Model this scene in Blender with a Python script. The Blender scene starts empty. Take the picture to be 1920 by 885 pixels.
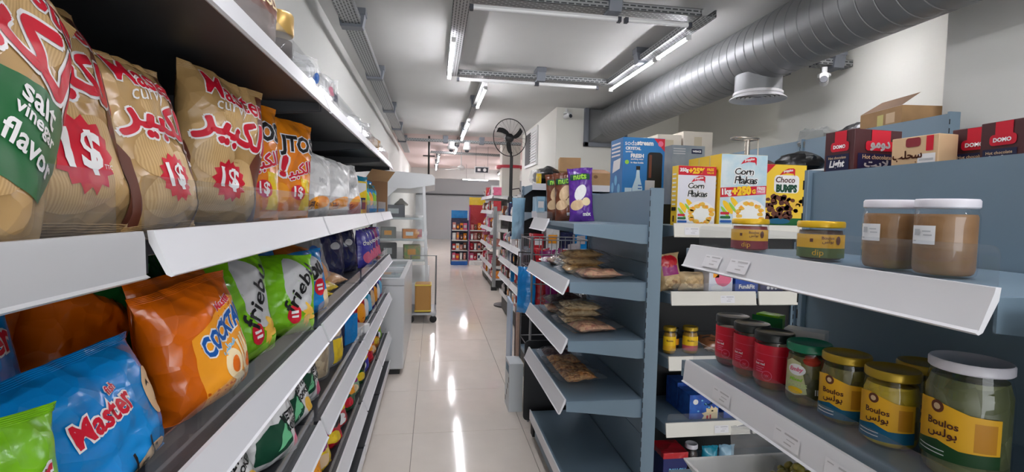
import bpy, bmesh, math, random
from mathutils import Vector, Matrix, noise
random.seed(7)
SC = bpy.context.scene
COL = SC.collection
PI = math.pi
R = math.radians

# ------------------------------------------------------------------ camera, world, exposure
def make_camera():
    psi, phi, rho = 0.1538, 0.0518, 0.0238
    f = Vector((math.sin(psi)*math.cos(phi), math.cos(psi)*math.cos(phi), -math.sin(phi)))
    r = Vector((math.cos(psi), -math.sin(psi), 0)); u = r.cross(f)
    r2 = r*math.cos(rho)+u*math.sin(rho); u2 = u*math.cos(rho)-r*math.sin(rho)
    cd = bpy.data.cameras.new('camera'); co = bpy.data.objects.new('camera', cd); COL.objects.link(co)
    m = Matrix((r2, u2, -f)).transposed().to_4x4(); m.translation = (0, 0, 1.45)
    co.matrix_world = m
    cd.sensor_width = 36; cd.lens = 950/1920*36; cd.clip_start = .02; cd.clip_end = 200
    SC.camera = co
make_camera()
W_ = bpy.data.worlds.new('world'); SC.world = W_; W_.use_nodes = True
W_.node_tree.nodes['Background'].inputs[0].default_value = (.93, .96, 1, 1)
W_.node_tree.nodes['Background'].inputs[1].default_value = 3.0
SC.view_settings.view_transform = 'Standard'; SC.view_settings.look = 'None'
SC.view_settings.gamma = 1; SC.view_settings.use_curve_mapping = False
SC.view_settings.exposure = 0.85
TUBE_POWER = 58.0          # emission of every lit LED tube

# daylight enters through an unseen opening, added behind the viewer as frontal fill; the portal only guides the sampling of the sky
pd = bpy.data.lights.new('shopfront_portal', 'AREA'); pd.shape = 'RECTANGLE'; pd.size = 3.4; pd.size_y = 2.45; pd.cycles.is_portal = True
po = bpy.data.objects.new('shopfront_portal', pd); COL.objects.link(po); po.location = (1.0, -4.0, 1.33); po.rotation_euler = (R(90), 0, 0)
# ------------------------------------------------------------------ materials
def lin(c):
    return tuple(((x/255)/12.92 if x <= 10 else (((x/255)+.055)/1.055)**2.4) for x in c)
MATS = {}
def mat(name, col, rough=.5, metal=0, spec=.5, coat=0, bump=0, bscale=30, var=0, vscale=8, emit=0, alpha=1, col2=None):
    if name in MATS: return MATS[name]
    m = bpy.data.materials.new(name); m.use_nodes = True
    nt = m.node_tree; b = nt.nodes['Principled BSDF']
    c = lin(col)
    b.inputs['Base Color'].default_value = (*c, 1)
    b.inputs['Roughness'].default_value = rough; b.inputs['Metallic'].default_value = metal
    b.inputs['Specular IOR Level'].default_value = spec
    b.inputs['Coat Weight'].default_value = coat; b.inputs['Coat Roughness'].default_value = .08
    if emit:
        b.inputs['Emission Color'].default_value = (*c, 1); b.inputs['Emission Strength'].default_value = emit
    if var or col2 or bump:
        tc = nt.nodes.new('ShaderNodeTexCoord')
    if var or col2:
        n = nt.nodes.new('ShaderNodeTexNoise'); n.inputs['Scale'].default_value = vscale; n.inputs['Detail'].default_value = 3
        nt.links.new(tc.outputs['Object'], n.inputs['Vector'])
        cr = nt.nodes.new('ShaderNodeValToRGB')
        c2 = lin(col2) if col2 else tuple(min(1, x*(1+var)) for x in c)
        c1 = c if col2 else tuple(x*(1-var) for x in c)
        cr.color_ramp.elements[0].position = .35; cr.color_ramp.elements[1].position = .65
        cr.color_ramp.elements[0].color = (*c1, 1); cr.color_ramp.elements[1].color = (*c2, 1)
        nt.links.new(n.outputs['Fac'], cr.inputs['Fac']); nt.links.new(cr.outputs['Color'], b.inputs['Base Color'])
    if bump:
        film_ = name.startswith('film_')
        n2 = nt.nodes.new('ShaderNodeTexVoronoi' if film_ else 'ShaderNodeTexNoise'); n2.inputs['Scale'].default_value = bscale; n2.inputs['Detail'].default_value = 1 if film_ else 2
        nt.links.new(tc.outputs['Object'], n2.inputs['Vector'])
        bp = nt.nodes.new('ShaderNodeBump'); bp.inputs['Strength'].default_value = bump; bp.inputs['Distance'].default_value = .012 if film_ else .01
        nt.links.new(n2.outputs[0], bp.inputs['Height']); nt.links.new(bp.outputs['Normal'], b.inputs['Normal'])
    MATS[name] = m
    return m
def film(name, col, **k):           # crinkled printed plastic film
    k = {**dict(rough=.24, spec=.6, coat=.2, bump=.9, bscale=13), **k}
    return mat('film_'+name, col, **k)
def ink(name, col):                 # print on packaging
    return mat('ink_'+name, col, rough=.4, spec=.4)
def clear(name, tint=(1, 1, 1), haze=.0, rough=.03, hcol=(235, 235, 235), bump=0, bscale=40, ior=1.45):
    if name in MATS: return MATS[name]
    m = bpy.data.materials.new(name); m.use_nodes = True; nt = m.node_tree
    nt.nodes.remove(nt.nodes['Principled BSDF']); out = nt.nodes['Material Output']
    tr = nt.nodes.new('ShaderNodeBsdfTransparent'); tr.inputs[0].default_value = (*tint, 1)
    gl = nt.nodes.new('ShaderNodeBsdfGlossy'); gl.inputs['Roughness'].default_value = rough
    fr = nt.nodes.new('ShaderNodeFresnel'); fr.inputs[0].default_value = ior
    mx = nt.nodes.new('ShaderNodeMixShader')
    ge = nt.nodes.new('ShaderNodeNewGeometry'); inv = nt.nodes.new('ShaderNodeMath'); inv.operation = 'SUBTRACT'; inv.inputs[0].default_value = 1
    mu = nt.nodes.new('ShaderNodeMath'); mu.operation = 'MULTIPLY'
    nt.links.new(ge.outputs['Backfacing'], inv.inputs[1]); nt.links.new(inv.outputs[0], mu.inputs[0]); nt.links.new(fr.outputs[0], mu.inputs[1])
    nt.links.new(mu.outputs[0], mx.inputs[0]); nt.links.new(tr.outputs[0], mx.inputs[1]); nt.links.new(gl.outputs[0], mx.inputs[2])
    last = mx
    if haze:
        df = nt.nodes.new('ShaderNodeBsdfDiffuse'); df.inputs[0].default_value = (*lin(hcol), 1)
        m2 = nt.nodes.new('ShaderNodeMixShader'); m2.inputs[0].default_value = haze
        nt.links.new(mx.outputs[0], m2.inputs[1]); nt.links.new(df.outputs[0], m2.inputs[2]); last = m2
    if bump:
        tc = nt.nodes.new('ShaderNodeTexCoord'); n2 = nt.nodes.new('ShaderNodeTexNoise'); n2.inputs['Scale'].default_value = bscale
        nt.links.new(tc.outputs['Object'], n2.inputs['Vector'])
        bp = nt.nodes.new('ShaderNodeBump'); bp.inputs['Strength'].default_value = bump; bp.inputs['Distance'].default_value = .02
        nt.links.new(n2.outputs['Fac'], bp.inputs['Height']); nt.links.new(bp.outputs['Normal'], gl.inputs['Normal'])
    nt.links.new(last.outputs[0], out.inputs[0])
    MATS[name] = m
    return m
def ridged(name, ca, cb, scale=60):  # wavy ridges (printed potato chips)
    if name in MATS: return MATS[name]
    m = mat(name, ca, rough=.4); nt = m.node_tree; b = nt.nodes['Principled BSDF']
    tc = nt.nodes.new('ShaderNodeTexCoord'); w = nt.nodes.new('ShaderNodeTexWave'); w.inputs['Scale'].default_value = scale
    w.inputs['Distortion'].default_value = 3; w.inputs['Detail Scale'].default_value = .6
    nt.links.new(tc.outputs['Object'], w.inputs['Vector'])
    cr = nt.nodes.new('ShaderNodeValToRGB'); cr.color_ramp.elements[0].color = (*lin(cb), 1); cr.color_ramp.elements[1].color = (*lin(ca), 1)
    nt.links.new(w.outputs['Fac'], cr.inputs['Fac']); nt.links.new(cr.outputs['Color'], b.inputs['Base Color'])
    return m
def chunky(name, cols, scale=60, bump=.8, rough=.45):   # nuts, seeds, pickles
    if name in MATS: return MATS[name]
    m = mat(name, cols[0], rough=rough); nt = m.node_tree; b = nt.nodes['Principled BSDF']
    tc = nt.nodes.new('ShaderNodeTexCoord'); v = nt.nodes.new('ShaderNodeTexVoronoi'); v.inputs['Scale'].default_value = scale
    nt.links.new(tc.outputs['Object'], v.inputs['Vector'])
    sp = nt.nodes.new('ShaderNodeSeparateColor'); nt.links.new(v.outputs['Color'], sp.inputs[0])
    cr = nt.nodes.new('ShaderNodeValToRGB'); cr.color_ramp.interpolation = 'LINEAR'
    while len(cr.color_ramp.elements) < len(cols): cr.color_ramp.elements.new(.5)
    for i, c in enumerate(cols):
        cr.color_ramp.elements[i].position = i/(len(cols)-1); cr.color_ramp.elements[i].color = (*lin(c), 1)
    nt.links.new(sp.outputs[0], cr.inputs['Fac']); nt.links.new(cr.outputs['Color'], b.inputs['Base Color'])
    bp = nt.nodes.new('ShaderNodeBump'); bp.inputs['Strength'].default_value = bump; bp.inputs['Distance'].default_value = .01; bp.invert = True
    nt.links.new(v.outputs['Distance'], bp.inputs['Height']); nt.links.new(bp.outputs['Normal'], b.inputs['Normal'])
    return m
def perforated(name, col, hole, sx=.05, sy=.022):        # cable tray steel with rows of slots
    if name in MATS: return MATS[name]
    m = mat(name, col, rough=.42, metal=.55); nt = m.node_tree; b = nt.nodes['Principled BSDF']
    tc = nt.nodes.new('ShaderNodeTexCoord'); br = nt.nodes.new('ShaderNodeTexBrick')
    mp = nt.nodes.new('ShaderNodeMapping'); nt.links.new(tc.outputs['UV'], mp.inputs['Vector']); nt.links.new(mp.outputs[0], br.inputs['Vector'])
    br.inputs['Scale'].default_value = 1; br.inputs['Brick Width'].default_value = sx; br.inputs['Row Height'].default_value = sy
    br.inputs['Mortar Size'].default_value = .0065; br.inputs['Mortar Smooth'].default_value = 0
    br.inputs['Color1'].default_value = (*lin(hole), 1); br.inputs['Color2'].default_value = (*lin(hole), 1); br.inputs['Mortar'].default_value = (*lin(col), 1)
    nt.links.new(br.outputs['Color'], b.inputs['Base Color'])
    return m

# ------------------------------------------------------------------ objects
def link(o, parent=None):
    COL.objects.link(o)
    if parent: o.parent = parent
    return o
def tag(o, label=None, cat=None, group=None, kind=None):
    if label: o['label'] = label
    if cat: o['category'] = cat
    if group: o['group'] = group
    if kind: o['kind'] = kind
    return o
def thing(name, label, cat, loc=(0, 0, 0), rot=(0, 0, 0), group=None):
    o = bpy.data.objects.new(name, None); o.empty_display_size = .05
    link(o); o.location = loc; o.rotation_euler = rot if not isinstance(rot, (int, float)) else (0, 0, rot)
    return tag(o, label, cat, group)
def place(o, loc, rot=(0, 0, 0)):
    o.location = loc; o.rotation_euler = rot if not isinstance(rot, (int, float)) else (0, 0, rot); return o
def copy_tree(o, parent=None, label=None, group=None, loc=None, rot=None):
    c = o.copy(); COL.objects.link(c)
    if parent: c.parent = parent
    if label: c['label'] = label
    if group: c['group'] = group
    if loc is not None: c.location = loc
    if rot is not None: c.rotation_euler = rot if not isinstance(rot, (int, float)) else (0, 0, rot)
    for ch in o.children: copy_tree(ch, c)
    return c
class MB:
    def __init__(s): s.v = []; s.f = []
    def add(s, vs, fs):
        n = len(s.v); s.v += [tuple(p) for p in vs]; s.f += [tuple(i+n for i in f) for f in fs]; return s
    def box(s, x0, x1, y0, y1, z0, z1):
        return s.add([(x0, y0, z0), (x1, y0, z0), (x1, y1, z0), (x0, y1, z0), (x0, y0, z1), (x1, y0, z1), (x1, y1, z1), (x0, y1, z1)],
                     [(0, 3, 2, 1), (4, 5, 6, 7), (0, 1, 5, 4), (1, 2, 6, 5), (2, 3, 7, 6), (3, 0, 4, 7)])
    def prism(s, poly, axis, a0, a1):   # poly in the two other axes, in order
        n = len(poly); vs = []
        for a in (a0, a1):
            for p, q in poly:
                vs.append({'x': (a, p, q), 'y': (p, a, q), 'z': (p, q, a)}[axis])
        fs = [tuple(range(n))[::-1], tuple(range(n, 2*n))]+[(i, (i+1) % n, n+(i+1) % n, n+i) for i in range(n)]
        return s.add(vs, fs)
    def lathe(s, prof, seg=24, c=(0, 0, 0), cap=True):
        vs = []; fs = []; n = len(prof)
        for r, z in prof:
            for k in range(seg):
                a = 2*PI*k/seg; vs.append((c[0]+r*math.cos(a), c[1]+r*math.sin(a), c[2]+z))
        for i in range(n-1):
            for k in range(seg):
                fs.append((i*seg+k, i*seg+(k+1) % seg, (i+1)*seg+(k+1) % seg, (i+1)*seg+k))
        if cap:
            fs.append(tuple(range(seg))[::-1]); fs.append(tuple(range((n-1)*seg, n*seg)))
        return s.add(vs, fs)
    def tube(s, pts, r, seg=8, closed=False):
        pts = [Vector(p) for p in pts]; vs = []; fs = []; n = len(pts)
        for i, p in enumerate(pts):
            a = pts[i-1] if (i or closed) else p; b = pts[(i+1) % n] if (i < n-1 or closed) else p
            d = (b-a).normalized(); ref = Vector((0, 0, 1)) if abs(d.z) < .9 else Vector((1, 0, 0))
            e1 = d.cross(ref).normalized(); e2 = d.cross(e1)
            for k in range(seg):
                t = 2*PI*k/seg; vs.append(p+(e1*math.cos(t)+e2*math.sin(t))*r)
        for i in range(n if closed else n-1):
            j = (i+1) % n
            for k in range(seg):
                fs.append((i*seg+k, i*seg+(k+1) % seg, j*seg+(k+1) % seg, j*seg+k))
        if not closed:
            fs.append(tuple(range(seg))); fs.append(tuple(range((n-1)*seg, n*seg))[::-1])
        return s.add(vs, fs)
    def bar(s, a, b, w, h):             # rectangular bar from a to b
        a = Vector(a); b = Vector(b); d = (b-a).normalized(); ref = Vector((0, 0, 1)) if abs(d.z) < .95 else Vector((1, 0, 0))
        e1 = d.cross(ref).normalized()*w/2; e2 = d.cross(e1).normalized()*h/2
        vs = [p+i*e1+j*e2 for p in (a, b) for i, j in ((-1, -1), (1, -1), (1, 1), (-1, 1))]
        return s.add(vs, [(0, 3, 2, 1), (4, 5, 6, 7), (0, 1, 5, 4), (1, 2, 6, 5), (2, 3, 7, 6), (3, 0, 4, 7)])
    def grid(s, fn, nu, nv):
        vs = [fn(i/nu, j/nv) for j in range(nv+1) for i in range(nu+1)]
        fs = [(j*(nu+1)+i, j*(nu+1)+i+1, (j+1)*(nu+1)+i+1, (j+1)*(nu+1)+i) for j in range(nv) for i in range(nu)]
        return s.add(vs, fs)
    def build(s, name, m, parent=None, smooth=None, bevel=0, merge=0, uvbox=False, fix=True):
        me = bpy.data.meshes.new(name); me.from_pydata(s.v, [], s.f)
        if merge or fix:
            bm = bmesh.new(); bm.from_mesh(me)
            if merge: bmesh.ops.remove_doubles(bm, verts=bm.verts, dist=merge)
            if fix: bmesh.ops.recalc_face_normals(bm, faces=bm.faces)
            bm.to_mesh(me); bm.free()
        if uvbox:
            uv = me.uv_layers.new(name='UVMap')
            for p in me.polygons:
                n = p.normal
                for li in p.loop_indices:
                    co = me.vertices[me.loops[li].vertex_index].co
                    if abs(n.z) >= abs(n.x) and abs(n.z) >= abs(n.y): q = (co.x, co.y)
                    elif abs(n.x) >= abs(n.y): q = (co.y, co.z)
                    else: q = (co.x, co.z)
                    uv.data[li].uv = q
        if m: me.materials.append(m)
        if smooth is not None:
            me.shade_smooth()
            if smooth: me.set_sharp_from_angle(angle=R(smooth))
        o = bpy.data.objects.new(name, me)
        if bevel:
            b = o.modifiers.new('bevel', 'BEVEL'); b.width = bevel; b.segments = 2; b.limit_method = 'ANGLE'
        return link(o, parent)
def box(name, dims, m, parent=None, bevel=0):
    return MB().box(*dims).build(name, m, parent, bevel=bevel)

# ------------------------------------------------------------------ print on surfaces
# a surface is fn(u, v) -> point, u and v in metres (u centred, v from the base)
def plane_surf(o, ux, vx):
    o = Vector(o); ux = Vector(ux); vx = Vector(vx)
    return lambda u, v: o+ux*u+vx*v
def cyl_surf(r, z0=0, a0=-PI/2):
    return lambda u, v: Vector((r*math.cos(a0+u/r), r*math.sin(a0+u/r), z0+v))
def refine(bm, mx):
    for _ in range(4):
        es = [e for e in bm.edges if e.calc_length() > mx]
        if not es: break
        bmesh.ops.subdivide_edges(bm, edges=es, cuts=1)
        bmesh.ops.triangulate(bm, faces=[f for f in bm.faces if len(f.verts) > 3])
def project(bm, surf, off):
    h = 1e-3
    for v in bm.verts:
        u, w = v.co.x, v.co.y
        p = surf(u, w); n = (surf(u+h, w)-surf(u-h, w)).cross(surf(u, w+h)-surf(u, w-h))
        n = n.normalized() if n.length > 1e-12 else Vector((0, -1, 0))
        v.co = p+n*off
def finish(bm, name, m, parent, surf, off, mx):
    if mx: refine(bm, mx)
    project(bm, surf, off)
    me = bpy.data.meshes.new(name); bm.to_mesh(me); bm.free(); me.materials.append(m); me.shade_smooth()
    return link(bpy.data.objects.new(name, me), parent)
def decal(parent, surf, poly, m, name='print', off=.0012, mx=.012):
    bm = bmesh.new(); vs = [bm.verts.new((p[0], p[1], 0)) for p in poly]; f = bm.faces.new(vs)
    f.normal_update()
    if f.normal.z < 0: f.normal_flip()
    bmesh.ops.triangulate(bm, faces=[f])
    return finish(bm, name, m, parent, surf, off, mx)
def multi(parent, surf, polys, m, name='print', off=.0012, mx=.012):
    bm = bmesh.new(); fs = []
    for poly in polys:
        f = bm.faces.new([bm.verts.new((p[0], p[1], 0)) for p in poly]); f.normal_update()
        if f.normal.z < 0: f.normal_flip()
        fs.append(f)
    bmesh.ops.triangulate(bm, faces=fs)
    o = finish(bm, name, m, parent, surf, off, mx); o['kind'] = 'stuff'
    return o
def ell(cx, cy, rx, ry, n=22, rot=0):
    c, s = math.cos(rot), math.sin(rot)
    return [(cx+rx*math.cos(2*PI*i/n)*c-ry*math.sin(2*PI*i/n)*s, cy+rx*math.cos(2*PI*i/n)*s+ry*math.sin(2*PI*i/n)*c) for i in range(n)]
def star(cx, cy, r0, r1, n=14):
    return [(cx+(r0 if i % 2 else r1)*math.cos(PI*i/n), cy+(r0 if i % 2 else r1)*math.sin(PI*i/n)) for i in range(2*n)]
def rect(x0, x1, y0, y1): return [(x0, y0), (x1, y0), (x1, y1), (x0, y1)]
def rrect(x0, x1, y0, y1, r, n=4):
    out = []
    for cx, cy, a in ((x1-r, y0+r, -90), (x1-r, y1-r, 0), (x0+r, y1-r, 90), (x0+r, y0+r, 180)):
        for k in range(n+1): out.append((cx+r*math.cos(R(a+90*k/n)), cy+r*math.sin(R(a+90*k/n))))
    return out
def blob(cx, cy, rx, ry, seed, amp=.18, n=20):
    return [(cx+rx*math.cos(2*PI*i/n)*(1+amp*noise.noise((math.cos(2*PI*i/n)*1.3+seed, math.sin(2*PI*i/n)*1.3, seed))), cy+ry*math.sin(2*PI*i/n)*(1+amp*noise.noise((seed, math.cos(2*PI*i/n)*1.3, math.sin(2*PI*i/n)*1.3+seed)))) for i in range(n)]
TXT = {}
def raw_text(s, bold, shear):
    k = (s, bold, shear)
    if k not in TXT:
        c = bpy.data.curves.new('t', 'FONT'); c.body = s; c.offset = bold; c.shear = shear; c.resolution_u = 2
        o = bpy.data.objects.new('t', c); me = bpy.data.meshes.new_from_object(o)
        TXT[k] = ([v.co.copy() for v in me.vertices], [tuple(p.vertices) for p in me.polygons])
        bpy.data.objects.remove(o); bpy.data.curves.remove(c); bpy.data.meshes.remove(me)
    return TXT[k]
def text_geo(s, bold=0.0, shear=0.0):    # glyph by glyph, so that bold letters may overlap without cutting holes
    vs = []; fs = []; w0 = max(v.x for v in raw_text('||', 0, 0)[0])
    for i, ch in enumerate(s):
        if ch == ' ': continue
        adv = max(v.x for v in raw_text('|'+s[:i]+'|', 0, 0)[0])-w0 if i else 0
        if ord(ch) > 0x600 and bold > 0:     # joined script: thicken by layering shifted copies
            gv, gf = raw_text(ch, 0, shear)
            for q in range(10):
                n = len(vs); dx, dy = bold*math.cos(q*PI/5), bold*math.sin(q*PI/5)
                vs += [Vector((v.x+adv+dx, v.y+dy, 0)) for v in gv]; fs += [tuple(k+n for k in f) for f in gf]
            continue
        gv, gf = raw_text(ch, bold, shear); n = len(vs)
        vs += [Vector((v.x+adv, v.y, 0)) for v in gv]; fs += [tuple(q+n for q in f) for f in gf]
    return vs, fs
def text(parent, surf, s, cx, cy, width, m, height=None, rot=0, bold=.02, outline=None, ow=.05, shear=0, off=.0022, name='lettering', mx=.011, arc=0):
    base, _ = text_geo(s, 0, shear)
    if not base: return
    x0 = min(v.x for v in base); x1 = max(v.x for v in base); y0 = min(v.y for v in base); y1 = max(v.y for v in base)
    sx = width/(x1-x0); sy = height/(y1-y0) if height else sx
    c, sn = math.cos(rot), math.sin(rot)
    res = None
    for mm, bo, of in ((outline, bold+ow, off-.0008), (m, bold, off)):
        if mm is None: continue
        vs, fs = text_geo(s, bo, shear)
        bm = bmesh.new(); bv = []
        for v in vs:
            x = (v.x-(x0+x1)/2)*sx; y = (v.y-(y0+y1)/2)*sy
            if arc: y += arc*x*x
            bv.append(bm.verts.new((cx+x*c-y*sn, cy+x*sn+y*c, 0)))
        for f in fs:
            try: bm.faces.new([bv[i] for i in f])
            except ValueError: pass
        for f in bm.faces:
            f.normal_update()
            if f.normal.z < 0: f.normal_flip()
        bmesh.ops.triangulate(bm, faces=bm.faces)
        res = finish(bm, name if mm is m else name+'_outline', mm, parent, surf, of, mx)
    return res
AR_KABIR = '\uFEAE\uFEF4\uFE92\uFEDC\uFEDF\uFE8D'
AR_BOULOS = '\uFEB2\uFEDF\uFEEE\uFE91'
AR_DOMO = '\uFEEE\uFEE3\uFEED\uFEA9'
AR_LIGHT = '\uFE96\uFEF3\uFEFB'
AR_SAHLAB = '\uFE90\uFEE0\uFEA4\uFEB3'
AR_FAWRI = '\uFEF1\uFEAD\uFEEE\uFED3'
AR_SMALL = '\uFE94\uFEEC\uFEDC\uFEE8\uFE91'
WHITE = ink('white', (238, 236, 236)); RED = ink('red', (205, 22, 48)); BLACK = ink('black', (18, 18, 20)); YEL = ink('yellow', (248, 200, 30))
# ------------------------------------------------------------------ the shell
M_WALL = mat('wall_paint', (214, 214, 210), rough=.75, bump=.05, bscale=60)
M_WALLC = mat('wall_paint_cream', (230, 228, 220), rough=.75, bump=.05, bscale=60)
M_CEIL = mat('ceiling_paint', (205, 205, 203), rough=.8, var=.02, vscale=2)
M_CEILP = mat('ceiling_paint_far', (214, 196, 194), rough=.8)
M_TILE = mat('glazed_tile', (238, 227, 216), rough=.09, spec=.6, var=.025, vscale=5)
M_GROUT = mat('grout', (150, 138, 128), rough=.8)
M_GREY = mat('far_wall_grey', (200, 204, 208), rough=.6)
def struct(name, dims, m, parent=None):
    o = box(name, dims, m, parent)
    if parent is None: o['kind'] = 'structure'
    return o
floor = struct('floor', (-.95, 5.1, -4.1, 24.2, -.12, -.006), M_GROUT)
TX, TY = .715, .77
tile0 = None
for i in range(-2, 6):
    for j in range(-9, 17):
        if i >= 4 and j > 4: continue
        o = None
        if tile0 is None:
            tile0 = o = MB().box(.0015, TX-.0015, .0015, TY-.0015, -.006, 0).build('floor_tile', M_TILE, floor, bevel=.001)
        else:
            o = tile0.copy(); COL.objects.link(o); o.parent = floor
        o.location = (.605+TX*i, 3.24+TY*j, 0)
far_t = MB().box(-.95, 5.1, 16.33, 24.2, -.006, 0).build('far_tiles', M_TILE, floor)
struct('ceiling', (-.95, 5.1, -4.1, 10.4, 2.92, 3.05), M_CEIL)
struct('ceiling_far', (-.95, 5.1, 10.4, 24.2, 2.92, 3.05), M_CEILP)
struct('wall_left', (-.97, -.85, -4.1, 24.2, 0, 2.92), M_WALL)
struct('wall_back', (2.7, 3.32, -4.1, -4.0, 0, 2.92), M_WALL)  # back wall pieces leave room for the added daylight opening
struct('wall_back_left', (-.85, -.7, -4.1, -4.0, 0, 2.92), M_WALL)
struct('wall_back_lintel', (-.7, 2.7, -4.1, -4.0, 2.56, 2.92), M_WALL)
struct('wall_back_sill', (-.7, 2.7, -4.1, -4.0, 0, .1), M_WALL)
struct('wall_right', (3.2, 3.32, 2.47, 4.4, 0, 2.92), M_WALLC)
struct('wall_right_recess', (3.55, 3.67, 4.4, 7.1, 0, 2.92), M_WALLC)
struct('wall_right_pillar', (2.8, 3.32, -4.0, 2.47, 0, 2.92), M_WALL)
struct('wall_middle', (1.7, 5.1, 7.1, 9.9, 0, 2.92), M_WALLC)
struct('wall_far', (-.85, 5.1, 24.0, 24.1, 0, 2.92), M_GREY)
struct('wall_right_far', (5.0, 5.1, 9.9, 24.0, 0, 2.92), M_WALL)
struct('trim_1', (-.85, 5.0, 23.9, 23.999, 2.05, 2.12), mat('dark_trim', (60, 62, 66), rough=.5))
struct('trim_2', (-.85, 5.0, 19.0, 19.25, 2.55, 2.919), M_CEIL)
pil = struct('pillar', (1.45, 1.85, 11.0, 11.4, 0, 2.92), M_WALLC)
MB().lathe([(.30, 2.36), (.30, 2.42)], 20, (1.65, 11.2, 0)).build('red_band', mat('red_paint', (190, 40, 60), rough=.5), pil)

# ------------------------------------------------------------------ lamps, trays, duct
M_TUBE = mat('led_tube', (250, 249, 254), emit=TUBE_POWER)
M_TUBE_OFF = mat('led_tube_off', (235, 235, 235), rough=.35)
M_FIT = mat('lamp_fitting', (225, 225, 225), rough=.4)
M_CAP = mat('lamp_cap', (60, 62, 70), rough=.5)
M_STEEL = mat('galvanised', (150, 152, 154), rough=.38, metal=.6, var=.06, vscale=6)
M_PERF = perforated('perforated_tray', (158, 160, 161), (70, 72, 74))
M_BRK = mat('bracket_steel', (118, 122, 130), rough=.5, metal=.4)
def lamp(loc, L, along, label, lit=True, group=None):
    t = thing('tube_light', label, 'lamp', loc, 0 if along == 'x' else PI/2, group)
    MB().prism([(-.014, 0), (-.009, .016), (.009, .016), (.014, 0)], 'x', -L/2, L/2).build('housing', M_FIT, t)
    seg = 10; pr = [(.0155*math.cos(PI*k/seg+PI), .0155*math.sin(PI*k/seg+PI)) for k in range(seg+1)]
    MB().prism(pr, 'x', -L/2+.012, L/2-.012).build('tube', M_TUBE if lit else M_TUBE_OFF, t, smooth=40)
    for s in (-1, 1):
        MB().box(s*L/2-.012, s*L/2+.012, -.017, .017, -.02, .014).build('end_cap', M_CAP if not lit else M_FIT, t)
    return t
ZL = 2.755
lamp((.13, 4.6, ZL), 1.16, 'y', 'lit white tube light on left side of the rectangular ceiling frame')
lamp((1.84, 4.71, ZL), 1.09, 'y', 'lit tube light on the duct side of the rectangular frame, farther one')
lamp((1.84, 3.84, ZL), .52, 'y', 'short lit tube light at the near right corner of rectangular frame')
lamp((.62, 5.22, ZL), .8, 'x', 'unlit tube on the far side of rectangular frame, aisle end', False)
lamp((1.36, 5.22, ZL), .64, 'x', 'unlit tube on the far side of rectangular frame, duct end', False)
lamp((.72, 3.36, ZL), 1.0, 'x', 'unlit long tube on the near side of rectangular ceiling frame', False)
lamp((1.5, 3.36, ZL), .46, 'x', 'unlit short tube on near side of rectangular frame by its corner', False)
lamp((.53, 6.05, ZL), 1.05, 'y', 'lit tube light just beyond the rectangular frame above the aisle')
lamp((.50, 8.75, ZL), 2.0, 'y', 'long lit tube light above the aisle before the cross tray')
lamp((.47, 11.6, ZL), 1.1, 'y', 'lit tube light above the aisle just past the dome cameras')
lamp((.10, 13.6, ZL), 1.6, 'y', 'first lit tube on the far left ceiling run')
lamp((.05, 16.4, ZL), 2.4, 'y', 'second lit tube on the far left ceiling run')
lamp((2.72, 3.15, 2.66), .40, 'y', 'lit tube light hidden behind the duct by the right wall')
lamp((2.35, 15.6, ZL), 1.6, 'y', 'lit tube light far right past the round pillar')
lamp((2.35, 18.0, ZL), 1.6, 'y', 'farthest lit tube light on the right of the shop')
hang = lamp((1.35, 17.0, 2.42), .85, 'x', 'pinkish tube light hanging on wires far back')
for q in (-.3, .3): MB().tube([(q, 0, .01), (q, 0, .499)], .004, 5).build('wire', M_CAP, hang)
for k, (x, y) in enumerate(((3.6, 12.0), (3.6, 14.5), (.6, 20.5), (2.5, 21.5))):  # extra tubes added to brighten the dark far wall
    o = lamp((x, y, 2.9), 1.4, 'x', 'lit ceiling tube far back, ' + ['behind the middle wall', 'second one behind the middle wall', 'near the far grey wall on the aisle', 'near the far grey wall on the right'][k])
for k, (x, y) in enumerate(((.13, 1.9), (.95, .5), (1.84, -1.2))):  # assumed tubes out of view, added to light the near end
    lamp((x, y, ZL), 1.16, 'y', ['lit tube light above the aisle, before the rectangular frame', 'lit tube light right above the right foreground shelving', 'lit tube light behind the viewer near the shopfront'][k])

def tray(name, a, b, label, w=.11, h=.05, hangers=(), z=2.80):
    a = Vector((*a, z)); b = Vector((*b, z)); L = (b-a).length; ang = math.atan2(b.y-a.y, b.x-a.x)
    t = thing(name, label, 'cable tray', a, ang)
    mb = MB(); th = .003
    mb.box(0, L, -w/2, w/2, 0, th); mb.box(0, L, -w/2, -w/2+th, 0, h); mb.box(0, L, w/2-th, w/2, 0, h)
    mb.box(0, L, -w/2, -w/2+.012, h-th, h); mb.box(0, L, w/2-.012, w/2, h-th, h)
    mb.build('channel', M_PERF, t, uvbox=True)
    for x in hangers:
        m2 = MB(); m2.prism([(-w/2-.03, .075), (w/2+.03, .075), (w/2+.012, -.02), (-w/2-.012, -.02)], 'x', x-.045, x+.045)
        m2.box(x-.05, x+.05, -w/2-.035, w/2+.035, .07, .118)
        m2.build('hanger', M_BRK, t, bevel=.003)
    return t
tray('cable_tray', (.16, 3.30), (.16, 5.30), 'perforated steel cable tray, left side of the rectangular lamp frame')
tray('cable_tray', (1.84, 3.30), (1.84, 5.30), 'perforated cable tray, duct side of the rectangular lamp frame', hangers=(1.1,))
tray('cable_tray', (.22, 3.36), (1.78, 3.36), 'perforated cable tray, near side of the rectangular lamp frame', hangers=(.95,))
tray('cable_tray', (.22, 5.26), (1.78, 5.26), 'perforated cable tray, far side of the rectangular lamp frame', hangers=(.85,))
tray('cable_tray', (.52, 5.4), (.50, 9.9), 'narrow cable tray above the aisle carrying the tube lights', w=.07, hangers=(1.3, 3.4))
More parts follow.
